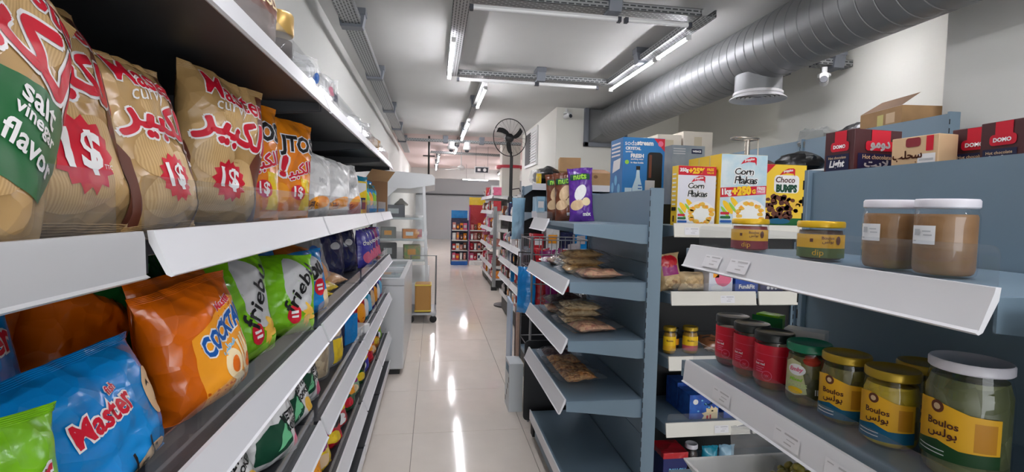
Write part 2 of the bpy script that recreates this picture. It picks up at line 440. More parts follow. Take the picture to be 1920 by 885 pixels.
tray('cable_tray', (-.58, -1.0), (-.66, 12.5), 'long perforated cable tray along the left wall with hangers', w=.13, z=2.76, hangers=(1.6, 3.2, 4.9, 6.4, 8.2, 9.8, 11.4))
tray('cable_tray', (-.55, 9.95), (1.68, 9.95), 'cable tray crossing the aisle in front of the dome cameras', w=.1, z=2.72, hangers=(.75, 1.45))
tray('cable_tray', (-.1, 12.2), (1.9, 12.4), 'flat cable duct crossing far back above the aisle', w=.16, z=2.74)
tray('cable_tray', (2.86, 4.3), (3.19, 4.3), 'upper short cable tray on the right wall behind the duct', z=2.74, hangers=(.16,))
tray('cable_tray', (2.90, 3.6), (3.19, 3.6), 'lower short cable tray on the right wall behind the duct', z=2.62, hangers=(.16,))
tray('cable_tray', (.13, -2.4), (.13, 2.55), 'cable tray above the aisle running from shopfront to the frame', w=.07, hangers=(.8, 3))
tray('cable_tray', (.95, -.2), (.95, 1.2), 'short cable tray right above the right foreground shelving', w=.06, hangers=(.7,))
tray('cable_tray', (1.84, -1.9), (1.84, -.5), 'short cable tray behind the viewer near the shopfront', w=.06, hangers=(.7,))

tray('cable_tray', (2.72, 2.6), (2.72, 4.0), 'short tray behind the duct carrying one tube', w=.05, z=2.70, hangers=(.5,))
tray('cable_tray', (.47, 10.1), (.47, 12.1), 'short cable tray over the tube past the dome cameras', w=.06, hangers=(1.0,))
tray('cable_tray', (.10, 12.6), (.05, 18), 'cable tray of the far left tube light run', w=.06, hangers=(1, 3, 5))
tray('cable_tray', (2.35, 14.6), (2.35, 19), 'cable tray of the far right tube light run', w=.06, hangers=(1, 3))
# spiral duct
DX, DZ, DR = 2.42, 2.68, .222
du = thing('ventilation_duct', 'big round galvanised spiral duct under the ceiling', 'duct', (DX, 7.0, DZ))
mb = MB(); prof = []; y = 0
while y < 9.6:
    prof += [(DR, y), (DR, y+.096), (DR-.005, y+.099), (DR-.005, y+.103), (DR, y+.106)]; y += .108
seg = 44; vs = []; fs = []
for r, yy in prof:
    for k in range(seg):
        a = 2*PI*k/seg; vs.append((r*math.cos(a), -yy, r*math.sin(a)))
for i in range(len(prof)-1):
    for k in range(seg): fs.append((i*seg+k, i*seg+(k+1) % seg, (i+1)*seg+(k+1) % seg, (i+1)*seg+k))
MDUCT = mat('duct_zinc', (124, 125, 127), rough=.46, metal=.5, var=.06, vscale=3)
mb.add(vs, fs); mb.build('spiral_pipe', MDUCT, du, smooth=25)
mb = MB(); vs = []; fs = []; seg = 40
for k in range(seg):
    a = 2*PI*k/seg; ca, sa = math.cos(a), math.sin(a); q = .25/max(abs(ca), abs(sa))
    vs.append((q*ca*1.05, .08, min(.235, q*sa))); vs.append((DR*ca, -.25, DR*sa))
for k in range(seg): fs.append((2*k, 2*((k+1) % seg), 2*((k+1) % seg)+1, 2*k+1))
mb.add(vs, fs).build('square_adapter', MDUCT, du, smooth=40)
mb = MB()
for x0, x1, z0, z1 in ((-.32, .32, -.30, -.24), (-.32, -.26, -.30, .237), (.26, .32, -.30, .237)): mb.box(x0, x1, .03, .095, z0, z1)
mb.build('flange', M_BRK, du, bevel=.003)
mb = MB(); mb.lathe([(.165, -.17), (.165, -.30)], 36, (0, -3.42, 0), cap=False); mb.build('outlet_collar', MDUCT, du, smooth=40)
mb = MB(); mb.lathe([(.165, -.295), (.175, -.30), (.175, -.315), (.168, -.32), (.20, -.345), (.20, -.35), (.17, -.337), (.15, -.33)], 36, (0, -3.42, 0), cap=False)
mb.build('diffuser_rim', mat('diffuser_white', (205, 203, 205), rough=.35, metal=.3), du, smooth=40)
for r in (.145, .115, .085, .055):
    MB().lathe([(r, -.335), (r-.02, -.325), (r-.022, -.328), (r-.002, -.339), (r, -.335)], 32, (0, -3.42, 0), cap=False).build('diffuser_ring', MATS['diffuser_white'], du, smooth=40)
MB().lathe([(.16, -.318), (.16, -.32)], 32, (0, -3.42, 0)).build('diffuser_plate', mat('diffuser_shade', (120, 118, 120), rough=.5), du)

# ------------------------------------------------------------------ gondola shelving
M_BLUE = mat('blue_grey_steel', (116, 137, 153), rough=.42, metal=.15, spec=.5, bump=.02, bscale=120)
M_DARKST = mat('charcoal_steel', (58, 60, 64), rough=.45, metal=.1)
M_BLACKP = mat('black_panel', (26, 26, 28), rough=.55)
M_STRIP = mat('price_strip_plastic', (222, 222, 226), rough=.3, spec=.5)
M_STRIPB = mat('price_strip_cream', (222, 219, 210), rough=.35)
M_WHST = mat('white_steel', (222, 222, 222), rough=.35)
M_SLOT = mat('slot_dark', (14, 16, 22), rough=.8)
M_ACR = clear('acrylic', (.93, .94, .95), haze=.03)
M_TICKET = mat('price_ticket', (228, 227, 231), rough=.5)
M_TINK = mat('ticket_ink', (186, 184, 187), rough=.6)
def gondola(label, loc, rot, L, h, shelves, steel=M_BLUE, panel=None, posts=(1, 1), base=.14, based=None, seam=.4, strip_m=None, rear=(), pt=.03):
    """local frame: x along the run, back panel at y=0, shelves reach to y=-d"""
    g = thing('gondola_shelving', label, 'shelving', loc, rot)
    panel = panel or steel; strip_m = strip_m or M_STRIP
    z = .02
    while z < h-.01:
        z1 = min(z+seam, h)
        if h-z1 < .12: z1 = h
        MB().box(pt/2, L-pt/2, -.006, .006, z+.0015, z1-.0015).build('back_panel', panel, g); z = z1
    for k, x in enumerate((0, L)):
        if not posts[k]: continue
        p = MB().box(max(0, x-pt/2) if not x else x-pt/2, x+pt/2 if not x else L-.0005, -.02, .045, 0, h+.006).build('upright', steel, g, bevel=.002)
        mb = MB(); zz = .1
        while zz < h-.03:
            for dx in (-.006,): mb.box(x+dx-.0025+.006, x+dx+.0025+.006, -.0206, -.0195, zz, zz+.026)
            zz += .046
        mb.build('slots', M_SLOT, p)
    D = based or max(s['d'] for s in shelves)
    f = MB().box(pt/2, L-pt/2, -D+.03, 0, .03, base-.03).build('plinth', panel, g)
    MB().box(.01, L-.01, -D, -.01, base-.03, base).build('base_shelf', steel, g, bevel=.002)
    MB().box(.012, L-.012, -D-.008, -D-.001, base-.05, base+.012).build('base_edge', strip_m, g, bevel=.002)
    for x in (.06, L-.06):
        MB().lathe([(.02, 0), (.02, .03)], 10, (x, -D+.07, 0)).build('foot', M_BLACKP, g)
    for s in list(shelves)+[dict(r, back=1) for r in rear]:
        d, z = s['d'], s['z']; sg = 1 if s.get('back') else -1; x0 = s.get('x0', 0); x1 = s.get('x1', L)
        mb = MB(); ya, yb = sorted((sg*.012, sg*d))
        mb.box(x0+pt/2+.002, x1-pt/2-.002, ya, yb, z-.022, z)
        sh = mb.build('shelf', s.get('m', steel), g, bevel=.0015)
        for xx in (x0+pt/2-.001, x1-pt/2-.003):
            pr = [(sg*.012, z-.001), (sg*d, z-.001), (sg*d, z-.045), (sg*d*.75, z-.055), (sg*.05, z-.085), (sg*.012, z-.085)]
            MB().prism(pr, 'x', xx, xx+.004).build('bracket', s.get('m', steel), sh)
        if s.get('strip', 1):
            tl = s.get('tilt', .025); hh = s.get('sh', .05); ff = sg*d
            for a, b in s.get('strips', ((x0+.012, x1-.012),)):
                o = ff+sg*.002
                pr = [(o, z+.012), (o+sg*.008, z+.012), (o+sg*.010, z+.004), (o+sg*(tl+.006), z-hh), (o+sg*(tl+.011), z-hh-.003), (o+sg*(tl+.006), z-hh-.006), (o+sg*tl, z-hh-.003), (o+sg*.002, z-.004)]
                MB().prism(pr, 'x', a, b).build('price_strip', strip_m, sh, smooth=30)
                for tx in s.get('tickets', ()):
                    if a < tx < b-.07:
                        def sf(u, v, tx=tx, o=o): return Vector((tx+u, o+sg*(.0105+(tl-.004)*(1-v/hh)), z-hh+.006+v))
                        tk = decal(sh, sf, rect(0, .07, 0, hh-.012), M_TICKET, 'price_ticket', off=.0008, mx=.1)
                        multi(tk, sf, [rect(.03, .065, hh*.55, hh*.63), rect(.006, .02, hh*.55, hh*.6), rect(.03, .05, hh*.16, hh*.22), rect(.036, .058, hh*.36, hh*.4)], M_TINK, 'ticket_print', off=.0014, mx=.2)
        if s.get('guard'):
            for a, b in s.get('guards', ((x0+.03, x1-.03),)):
                gh = s['guard']; yy = sg*(d-.012)
                MB().prism(rrect(a, b, z+.0005, z+gh, .012), 'y', yy-.0015, yy+.0015).build('acrylic_guard', M_ACR, sh)
    return g
BAYS = [(-.325, 1.035), (.71, 1.035), (1.745, 1.035), (2.78, .79), (3.57, .79)]
names = ['nearest the viewer, holding the big tan crisp bags', 'with the orange bags, second bay from viewer', 'with the white snack bags, third bay from viewer', 'with purple bags, fourth bay from viewer', 'ending at the chest freezer']
for k, (y0, L) in enumerate(BAYS):
    sh = []
    for z, d, g in ((1.80, .46, .09), (1.40, .46, .085), (1.04, .46, .07), (.72, .46, .06), (.385, .46, .05)):
        tl = .006 if (k == 0 and z == 1.40) else .028
        sh.append(dict(z=z, d=d, guard=g, tilt=tl*.8, sh=.043))
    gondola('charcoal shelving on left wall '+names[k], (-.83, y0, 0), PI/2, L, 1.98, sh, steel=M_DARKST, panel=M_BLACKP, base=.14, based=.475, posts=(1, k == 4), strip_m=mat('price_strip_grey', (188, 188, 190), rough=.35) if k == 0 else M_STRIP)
CANDY = gondola('blue-grey shelving bay with packets of nuts beside the aisle', (.975, 3.05, 0), -PI/2, .90, 1.557,
    [dict(z=1.395, d=.365, strips=((.02, .42),), guard=.05, guards=((.03, .42),), tickets=()), dict(z=1.135, d=.375), dict(z=.87, d=.375), dict(z=.595, d=.375)],
    base=.20, based=.36, rear=(dict(z=1.40, d=.40, x0=0, x1=.42, strip=0),))
CEREAL = gondola('end shelving with cereal boxes on its top shelf', (1.055, 2.53, 0), 0, .92, 1.50,
    [dict(z=z, d=.38, tilt=.012, sh=.045, strips=((.012, .43), (.445, .9)), guard=(0 if z > 1.3 else .045), tickets=(.06, .3) if z > 1.3 else (.25,)) for z in (1.395, 1.085, .785, .475)],
    panel=M_BLACKP, strip_m=M_STRIPB, base=.16)
RIGHT = gondola('blue-grey shelving at right foreground with glass jars', (1.055, 1.30, 0), -PI/2, .80, 1.575,
    [dict(z=1.358, d=.375, guard=.062, guards=((.06, .775),), tickets=(.05, .15, .255), strips=((.055, .79),), sh=.040, tilt=.022), dict(z=1.05, d=.375, guard=.065, guards=((.055, .78),), tickets=(.2, .42, .55), strips=((.055, .79),), sh=.042, tilt=.008), dict(z=.74, d=.40, strip=0)], seam=1.6,
    rear=(dict(z=1.43, d=.36, strip=0),))
gondola('dark steel shelving bay nearest the viewer on the right', (1.055, .495, 0), -PI/2, .80, 1.575,
    [dict(z=1.345, d=.375, strip=0), dict(z=1.05, d=.375, strip=0), dict(z=.74, d=.375, strip=0)], seam=1.6, rear=(dict(z=1.43, d=.36, strip=0),), posts=(0, 1), steel=mat('green_grey_steel', (76, 90, 90), rough=.45, metal=.15), panel=M_BLUE)
for k, (y0, tx) in enumerate(((3.32, 'nearer bay by the white pillar'), (4.4, 'farther bay beyond the duct outlet'))):
    gondola('tall blue-grey shelving along the right wall, '+tx, (2.62, y0, 0), -PI/2, 1.07, 2.0,
        [dict(z=1.72, d=.38), dict(z=1.38, d=.38), dict(z=1.0, d=.38), dict(z=.6, d=.38)], posts=(1, k == 0), rear=(dict(z=1.86, d=.40, strip=0),))
gondola('shelving end unit under the big beige cartons', (2.0, 4.95, 0), 0, .6, 1.74, [dict(z=1.74, d=.42, strip=0), dict(z=1.4, d=.40), dict(z=1.0, d=.4)], panel=M_BLACKP)
# ------------------------------------------------------------------ snack bags
def bag_shape(w, h, t, seed, bend=0, wr=.005, curl=0):
    def S(u, v, side=-1):
        a = u/w; b = v/h
        aa = min(1, abs(2*a)); bb = min(1, max(0, b))
        e = math.sin(min(bb/.2, 1)*PI/2); tp = math.sin(min((1-bb)/.24, 1)*PI/2)
        g = (e**.8)*(tp**.95); prof = (max(0, 1-aa**2.6))**.62
        th = t/2*prof*g*(1.12-.25*bb)
        n = noise.noise((a*3.2+seed, b*4.0+seed*.7, side*2.3+seed))*wr*1.6+abs(noise.noise((a*7+seed*2, b*8, side+seed)))*wr
        pl = math.sin(a*26+seed*3+4*noise.noise((a*5, b*3, seed)))*wr*.45*(1-g)
        tw = noise.noise((b*2.2+seed, seed*1.7, 0))*wr*3*bb
        x = u*(1-.085*g)+curl*bb*bb*w
        y = side*(th+n*prof*min(1, g*1.5))+pl+tw+bend*bb*bb
        z = v*(1-.02*g)+noise.noise((a*2.5+seed, b, 5))*wr*1.2*bb
        return Vector((x, y, z))
    return S
def bag(label, w, h, t, m, seed, loc, rot=(0, 0, 0), name='snack_bag', cat='snack bag', group=None, bend=0, wr=.005, curl=0, nu=36, nv=46, crimp=True):
    S = bag_shape(w, h, t, seed, bend, wr, curl)
    mb = MB()
    mb.grid(lambda i, j: S((i-.5)*w, j*h, -1), nu, nv)
    mb.grid(lambda i, j: S((.5-i)*w, j*h, 1), nu, nv)
    o = mb.build(name, m, None, smooth=50, merge=.0004)
    tag(o, label, cat, group); place(o, loc, (R(rot[0]), R(rot[1]), R(rot[2])))
    if crimp:
        for v0, v1 in ((.955, 1.0), (0, .04)):
            f = MB()
            f.grid(lambda i, j: S((i-.5)*w*.998, (v0+(v1-v0)*j)*h)+Vector((0, -.0012-.0009*((int(j*10+.5)) % 2), 0)), nu, 10)
            f.build('crimped_seal', m, o, smooth=10, fix=False)
    return o, S
TAN = film('tan', (178, 140, 86), col2=(200, 164, 112), vscale=9); ORANGE = film('orange', (228, 126, 12), col2=(238, 144, 24), vscale=7)
BROWN = film('brown', (112, 60, 38)); DKBROWN = film('dark_brown', (58, 30, 26)); GREEN = film('green', (24, 104, 52)); LIME = film('lime', (112, 180, 14), col2=(126, 192, 22), vscale=6)
BLUE = film('blue', (4, 124, 200), col2=(6, 142, 218), vscale=6); NAVY = film('navy', (22, 26, 70)); PURPLE = film('purple', (92, 40, 150)); VIOLET = film('violet', (70, 64, 170))
WHITEF = film('white', (226, 225, 225)); ORDEEP = film('deep_orange', (222, 104, 6)); DKGREEN = film('dark_green', (22, 84, 36)); REDF = film('red', (190, 26, 40)); YELF = film('yellow', (236, 200, 40)); TEAL = film('teal', (30, 150, 180)); PINKF = film('pink', (214, 90, 130)); MAGENTA = film('magenta', (150, 30, 110))
CHIP = ridged('chip_print', (210, 176, 122), (190, 152, 98), 70); CREAM = ink('cream', (236, 214, 170)); GOLDC = ink('golden', (236, 186, 70)); I_BLUE = ink('blue', (26, 90, 170)); I_BROWN = ink('brown', (104, 54, 36)); I_GREEN = ink('green', (20, 100, 50)); I_OR = ink('orange', (246, 160, 36)); I_LBLUE = ink('light_blue', (120, 190, 226)); I_PINK = ink('pink', (226, 110, 140)); I_GREY = ink('grey', (190, 190, 192)); I_DG = ink('deep_green', (16, 70, 48)); I_LG = ink('leaf_green', (110, 190, 140)); I_LIME = ink('lime', (150, 205, 60)); I_SKY = ink('sky', (190, 214, 228)); I_NAVY = ink('navy', (24, 30, 66)); I_TAN = ink('tan', (206, 170, 116)); I_CHOC = ink('chocolate', (84, 40, 34)); I_BEIGE = ink('beige', (222, 190, 150))

def master(o, S, w, h, edge, flav=None, price=True, sub='curvy', big=.95):
    # coloured side of the print
    decal(o, S, [(w*.30, .03*h), (w*.47, .03*h), (w*.47, .95*h), (w*.36, .95*h), (w*.27, .74*h), (w*.33, .6*h), (w*.22, .42*h), (w*.33, .26*h)], edge, 'side_print')
    decal(o, S, [(-w*.47, .03*h), (-w*.40, .03*h), (-w*.42, .4*h), (-w*.47, .5*h)], edge, 'side_print')
    for cx, cy, rx, ry, ro in ((-.1, .2, .30, .13, .2), (.12, .33, .22, .12, -.3), (-.2, .42, .2, .13, .5), (.05, .72, .24, .10, .1)):
        decal(o, S, ell(cx*w, cy*h, rx*w, ry*h, 22, ro), CHIP, 'chip_print', off=.0006)
    text(o, S, 'Master', .04*w, .87*h, .72*w, RED, height=.13*h, rot=-.10, bold=.015, outline=WHITE, ow=.04, name='brand_lettering')
    text(o, S, sub, -.05*w, .76*h, .4*w, WHITE, rot=.08, bold=0, shear=.3)
    text(o, S, AR_KABIR, .0, .62*h, big*w*.86, RED, height=.25*h, rot=-.12, bold=.035, outline=WHITE, ow=.045, name='arabic_lettering')
    if price:
        decal(o, S, star(-.06*w, .29*h, .165*w, .205*w), RED, 'price_star', off=.0018)
        text(o, S, '1$', -.06*w, .295*h, .21*w, WHITE, bold=.03, off=.003)
        text(o, S, 'TTC', .085*w, .245*h, .06*w, WHITE, bold=.01, off=.003)
    if flav:
        for k, ln in enumerate(flav): text(o, S, ln, .34*w, (.47-.075*k)*h, .22*w, WHITE, bold=.01)
ZE, Z3, Z4, Z5, ZB, ZT = 1.4005, 1.0405, .7205, .3855, .1405, 1.8005
# eye-level shelf
w, h = .27, .36
o, S = bag('tan crisp bag with green panel reading salt vinegar, nearest on the eye-level shelf', w, h, .10, TAN, 1.3, (-.42, .462, ZE), (-9, 25, 86))
for cx, cy, rx, ry, ro in ((-.1, .25, .3, .13, .2), (.02, .72, .28, .12, .1)): decal(o, S, ell(cx*w, cy*h, rx*w, ry*h, 22, ro), CHIP, 'chip_print', off=.0006)
decal(o, S, [(-w*.1, .20*h), (w*.3, .22*h), (w*.46, .44*h), (w*.46, .56*h), (w*.2, .55*h), (-w*.1, .50*h), (-w*.3, .4*h)], I_GREEN, 'green_panel')
decal(o, S, [(w*.36, .6*h), (w*.47, .6*h), (w*.47, .95*h), (w*.40, .95*h)], I_GREEN, 'side_print')
text(o, S, 'Master', .16*w, .89*h, .62*w, RED, height=.14*h, rot=-.12, bold=.015, outline=WHITE, ow=.04, name='brand_lettering')
text(o, S, AR_KABIR, .0, .68*h, .9*w, RED, height=.26*h, rot=-.2, bold=.035, outline=WHITE, ow=.045, name='arabic_lettering')
for k, ln in enumerate(('salt', 'vinegar', 'flavor')): text(o, S, ln, .18*w, (.49-.075*k)*h, (.2+.05*k)*w, WHITE, rot=-.12, bold=.02)
w, h = .27, .345
o, S = bag('tan crisp bag with brown edge and big red 1$ star', w, h, .10, TAN, 4.1, (-.47, .738, ZE), (-14, 2, 88)); master(o, S, w, h, I_BROWN)
w, h = .20, .285
o, S = bag('tan and brown crisp bag reading barbecue flavor', w, h, .09, TAN, 7.7, (-.45, .925, ZE), (-12, -2, 86)); master(o, S, w, h, I_BROWN, ('barbecue', 'flavor'))
w, h = .235, .345
o, S = bag('tan crisp bag with dark back standing askew before the orange bags', w, h, .11, TAN, 11.2, (-.505, 1.255, ZE), (-1, 7, 62), wr=.008); master(o, S, w, h, I_BROWN, None, sub='curvy')
decal(o, lambda u, v, S=S: S(-u, v, 1), [(-w*.47, .05*h), (w*.47, .05*h), (w*.47, .97*h), (-w*.47, .97*h)], DKBROWN, 'back_print')
def jtos(o, S, w, h):
    decal(o, S, rect(.12*w, .34*w, .1*h, .42*h), YELF, 'yellow_panel'); text(o, S, 'JTOS', .08*w, .74*h, .7*w, BLACK, height=.19*h, rot=.05, bold=.04, outline=WHITE, ow=.05, name='brand_lettering')
    text(o, S, '!', -.20*w, .52*h, .07*w, RED, height=.2*h, rot=-.12, bold=.04, outline=WHITE, ow=.06); text(o, S, AR_KABIR[1:], .12*w, .50*h, .5*w, RED, height=.14*h, rot=.3, bold=.03, outline=WHITE, ow=.05, name='arabic_lettering')
    decal(o, S, ell(.06*w, .27*h, .14*w, .075*h), RED, 'price_dot', off=.0018); text(o, S, '1$', .06*w, .27*h, .16*w, WHITE, bold=.03, off=.003)
    decal(o, S, ell(-.25*w, .25*h, .14*w, .1*h), I_OR, 'corn_chip_print')
w, h = .235, .335
o, S = bag('orange corn chip bag behind the askew tan bag', w, h, .10, ORANGE, 13.5, (-.515, 1.50, ZE), (-3, 2, 62)); jtos(o, S, w, h)
o, S = bag('orange corn chip bag next to the white bags', w, h, .10, ORANGE, 17.9, (-.50, 1.79, ZE), (-2, 4, 60)); jtos(o, S, w, h)
wl = ['white snack bag right beside the orange corn chip bags', 'middle one of three white snack bags on eye-level shelf', 'white snack bag farthest of three, before the yellow carton']
for k, (x, y, rz, ty) in enumerate(((-.50, 2.08, 58, 14), (-.475, 2.42, 55, 10), (-.47, 2.85, 58, -2))):
    w, h = .25, .27
    o, S = bag(wl[k], w, h, .11, WHITEF, 21+k*3.3, (x, y, ZE), (-8, ty, rz), group='white snack bags', wr=.008)
    text(o, S, 'MIX', .12*w, .56*h, .2*w, I_GREY, bold=.02); decal(o, S, ell(.05*w, .22*h, .3*w, .09*h, 20, .4), I_OR, 'biscuit_print'); decal(o, S, ell(-.15*w, .13*h, .18*w, .06*h, 20, .2), I_BROWN, 'biscuit_print')
def carton(label, w, d, h, m, loc, rz=0, name='carton', cat='box', group=None, bevel=.0015):
    o = MB().box(-w/2, w/2, -d/2, d/2, 0, h).build(name, m, None, bevel=bevel); tag(o, label, cat, group); place(o, loc, (0, 0, R(rz)))
    return o, plane_surf((0, -d/2, 0), (1, 0, 0), (0, 0, 1)), plane_surf((-w/2, 0, 0), (0, -1, 0), (0, 0, 1))
CARD = mat('cardboard', (178, 140, 98), rough=.75, var=.05, vscale=14); CARDD = mat('cardboard_dark', (128, 92, 58), rough=.75)
o, F, Sd = carton('slim yellow carton between white bags and teal bags', .1, .06, .2, YELF, (-.46, 3.2, ZE), 62); decal(o, F, rect(-.035, .035, .03, .1), I_NAVY, 'print'); decal(o, F, [(-.04, .12), (.04, .15), (.04, .19), (-.04, .19)], WHITE, 'print')
for k, (y, m, l) in enumerate(((3.42, TEAL, 'teal bag beside the slim yellow carton'), (3.62, BLUE, 'bright blue bag between two teal bags at shelf end'), (3.82, TEAL, 'teal bag beside the brown open carton'))):
    o, S = bag(l, .2, .25-.02*k, .1, m, 31+k, (-.48, y, ZE), (-6, 3, 60), nu=14, nv=16); decal(o, S, ell(0, .1, .06, .05), I_LIME if k != 1 else I_OR, 'print'); decal(o, S, rect(-.06, .06, .17, .2), I_DG, 'print')
o, F, Sd = carton('brown open carton at the end of eye-level left shelf', .3, .26, .25, CARDD, (-.56, 4.15, ZE), 60); MB().add([(-.15, -.13, .25), (.15, -.13, .25), (.15, -.2, .33), (-.15, -.2, .33)], [(0, 1, 2, 3)]).build('flap', CARD, o)
# third shelf
def badge(o, S, cx, cy, r, m=RED):
    decal(o, S, ell(cx, cy, r, r*1.05), m, 'red_badge', off=.0018); multi(o, S, [rect(cx-r*.55, cx+r*.5, cy+r*.1, cy+r*.38), rect(cx-r*.4, cx+r*.55, cy-r*.4, cy-r*.12)], WHITE, 'badge_print', off=.003)
w, h = .23, .19
o, S = bag('lime green crisp bag at lower left front corner', w, h, .09, LIME, 41.3, (-.41, .515, Z3), (-12, 4, 84))
text(o, S, 'Master', .12*w, .5*h, .5*w, RED, height=.2*h, rot=.7, bold=.03, outline=WHITE, ow=.06, name='brand_lettering')
w, h = .31, .198
o, S = bag('large sky blue crisp bag on third shelf front', w, h, .12, BLUE, 43.6, (-.455, .745, Z3), (-13, -3, 84), wr=.006)
text(o, S, 'Master', -.02*w, .60*h, .36*w, RED, height=.16*h, rot=.16, bold=.03, outline=WHITE, ow=.06, name='brand_lettering')
text(o, S, 'fish', .08*w, .745*h, .07*w, RED, rot=.2, bold=.02, outline=WHITE, ow=.05)
decal(o, S, ell(.38*w, .55*h, .09*w, .2*h), I_BEIGE, 'oval_print'); multi(o, S, [[(.32*w, .6*h), (.34*w, .66*h), (.36*w, .6*h), (.345*w, .62*h)], [(.36*w, .46*h), (.42*w, .5*h), (.43*w, .57*h), (.445*w, .5*h), (.42*w, .46*h)]], BLACK, 'oval_strokes', off=.002)
decal(o, S, ell(.2*w, .12*h, .18*w, .09*h), I_BEIGE, 'beige_print'); text(o, S, 'lah', .12*w, .14*h, .26*w, BLACK, height=.26*h, rot=.15, bold=-.01, shear=.3, off=.003)
w, h = .28, .26
o, S = bag('darker blue crisp bag just behind the sky blue one', w, h, .08, BLUE, 45.1, (-.60, .72, Z3), (-8, -4, 84)); text(o, S, 'Master', .15*w, .80*h, .5*w, RED, height=.14*h, rot=.05, bold=.03, outline=WHITE, ow=.06, name='brand_lettering')
o, S = bag('blue crisp bag tucked against the back left of the third shelf', .24, .26, .09, BLUE, 46.4, (-.66, .50, Z3), (-10, 8, 78)); badge(o, S, 0, .17, .02, I_PINK)
o, S = bag('dark blue crisp bag behind the lime green corner bag', .22, .23, .08, BLUE, 47.4, (-.58, .46, Z3), (-10, -3, 82)); text(o, S, 'r', .06, .12, .03, RED, bold=.04, outline=WHITE, ow=.08)
bk = [(-.73, .60, 3, 'leftmost'), (-.75, .80, -8, 'second'), (-.72, .98, 10, 'third'), (-.66, 1.0, 22, 'rightmost')]
ordn = ['leftmost orange bag in the back row of the third shelf', 'second orange bag from left in the third shelf back row', 'third orange bag from left in the third shelf back row', 'orange bag in back row right behind the blue-lettered bag']
for k, (x, y, ty, s) in enumerate(bk):
    bag(ordn[k], .25, .27, .11, ORDEEP, 51+k*2.2, (x, y, Z3), (-6, ty, 80), group='orange bags in the back row', wr=.009)
w, h = .25, .255
def cocktail(o, S, w, h):
    decal(o, S, [(-.30*w, .06*h), (.40*w, .06*h), (.42*w, .8*h), (.2*w, .84*h), (-.27*w, .62*h)], I_OR, 'orange_panel', off=.0006)
    text(o, S, 'COCKTAIL', .10*w, .60*h, .62*w, I_BLUE, height=.16*h, rot=.33, bold=.05, outline=WHITE, ow=.06, name='brand_lettering'); text(o, S, AR_SAHLAB, .07*w, .44*h, .2*w, I_LBLUE, rot=.3, bold=.02, outline=WHITE, ow=.05, name='arabic_lettering')
    for cx, cy in ((.05, .30), (.30, .26)):
        decal(o, S, ell(cx*w, cy*h, .1*w, .12*h, 20, -.4), CREAM, 'ring_print', off=.0016); decal(o, S, ell(cx*w, cy*h, .045*w, .065*h, 16, -.4), ORDEEP, 'ring_hole', off=.0024)
    decal(o, S, ell(.08*w, .12*h, .11*w, .1*h), CREAM, 'cracker_print', off=.0014); multi(o, S, [ell((.08+dx)*w, (.12+dy)*h, .011*w, .011*h, 8) for dx in (-.05, 0, .05) for dy in (-.04, 0, .04)], I_BROWN, 'cracker_holes', off=.0024)
    multi(o, S, [rect((.17+.05*k)*w, (.20+.05*k)*w, .22*h, (.46+.02*k)*h) for k in range(4)], CREAM, 'stick_print', off=.0014); text(o, S, 'Master', .13*w, .80*h, .22*w, RED, rot=.3, bold=.03, outline=WHITE, ow=.05)
o, S = bag('orange mixed snack bag with blue lettering at front of third shelf', w, h, .12, ORDEEP, 61.1, (-.45, 1.095, Z3), (-8, -6, 76), wr=.007); cocktail(o, S, w, h)
o, S = bag('second orange mixed snack bag half hidden behind the first', w, h, .09, ORDEEP, 63.5, (-.53, 1.19, Z3), (-6, -2, 74)); cocktail(o, S, w, h)
def fries(o, S, w, h, word='friebu'):
    decal(o, S, ell(.12*w, .62*h, .22*w, .34*h, 22, .35), I_GREY, 'grey_oval', off=.0006); text(o, S, word, .13*w, .60*h, .66*w, BLACK, height=.2*h, rot=.95, bold=.015, name='brand_lettering')
    badge(o, S, .02*w, .27*h, .10*w); multi(o, S, [ell((.24+.05*math.cos(k*1.3))*w, (.22+.045*math.sin(k*1.7))*h+.004*k, .11*w, .028*h, 10, .5*k) for k in range(7)], GOLDC, 'fries_print', off=.0016)
    decal(o, S, [(-.4*w, .03*h), (.44*w, .03*h), (.44*w, .2*h), (0, .15*h)], I_LIME, 'light_print', off=.0005)
w, h = .26, .285
o, S = bag('lime green fries bag next to the orange front bags', w, h, .11, LIME, 67.2, (-.475, 1.36, Z3), (-7, -6, 70), wr=.007); fries(o, S, w, h)
w, h = .27, .255
o, S = bag('lime green fries bag next to the blue puff bag', w, h, .13, LIME, 69.9, (-.47, 1.64, Z3), (-7, 4, 52), wr=.009); fries(o, S, w, h, 'friebu')
w, h = .26, .24
o, S = bag('blue puff snack bag between lime bag and striped yellow packets', w, h, .11, BLUE, 73.3, (-.46, 1.93, Z3), (-6, -3, 66)); decal(o, S, ell(.08*w, .74*h, .26*w, .2*h), I_GREY, 'grey_oval', off=.0006); text(o, S, 'bu', .12*w, .74*h, .3*w, BLACK, bold=.05, rot=.3); badge(o, S, .14*w, .44*h, .12*w); decal(o, S, ell(.3*w, .22*h, .12*w, .16*h), CREAM, 'puff_print')
gl = [(-.66, 1.10, DKGREEN), (-.68, 1.27, DKGREEN), (-.68, 1.44, DKGREEN), (-.70, 1.62, BLUE), (-.66, 1.80, BLUE), (-.64, 2.02, BLUE)]
gw = ['dark green bag in back row behind the second orange front bag', 'dark green bag, middle of three in the third shelf back row', 'dark green bag in back row behind first fries bag', 'blue bag in back row, nearest of three behind the fries bags', 'blue bag in back row, middle of three behind the fries bags', 'blue bag in back row, farthest of three behind the puff bag']
for k, (x, y, m) in enumerate(gl):
    bag(gw[k], .22, .285 if k < 3 else .30, .1, m, 81+k*1.9, (x, y, Z3), (-5, (-1)**k*6, 70), wr=.009, nu=14, nv=16)
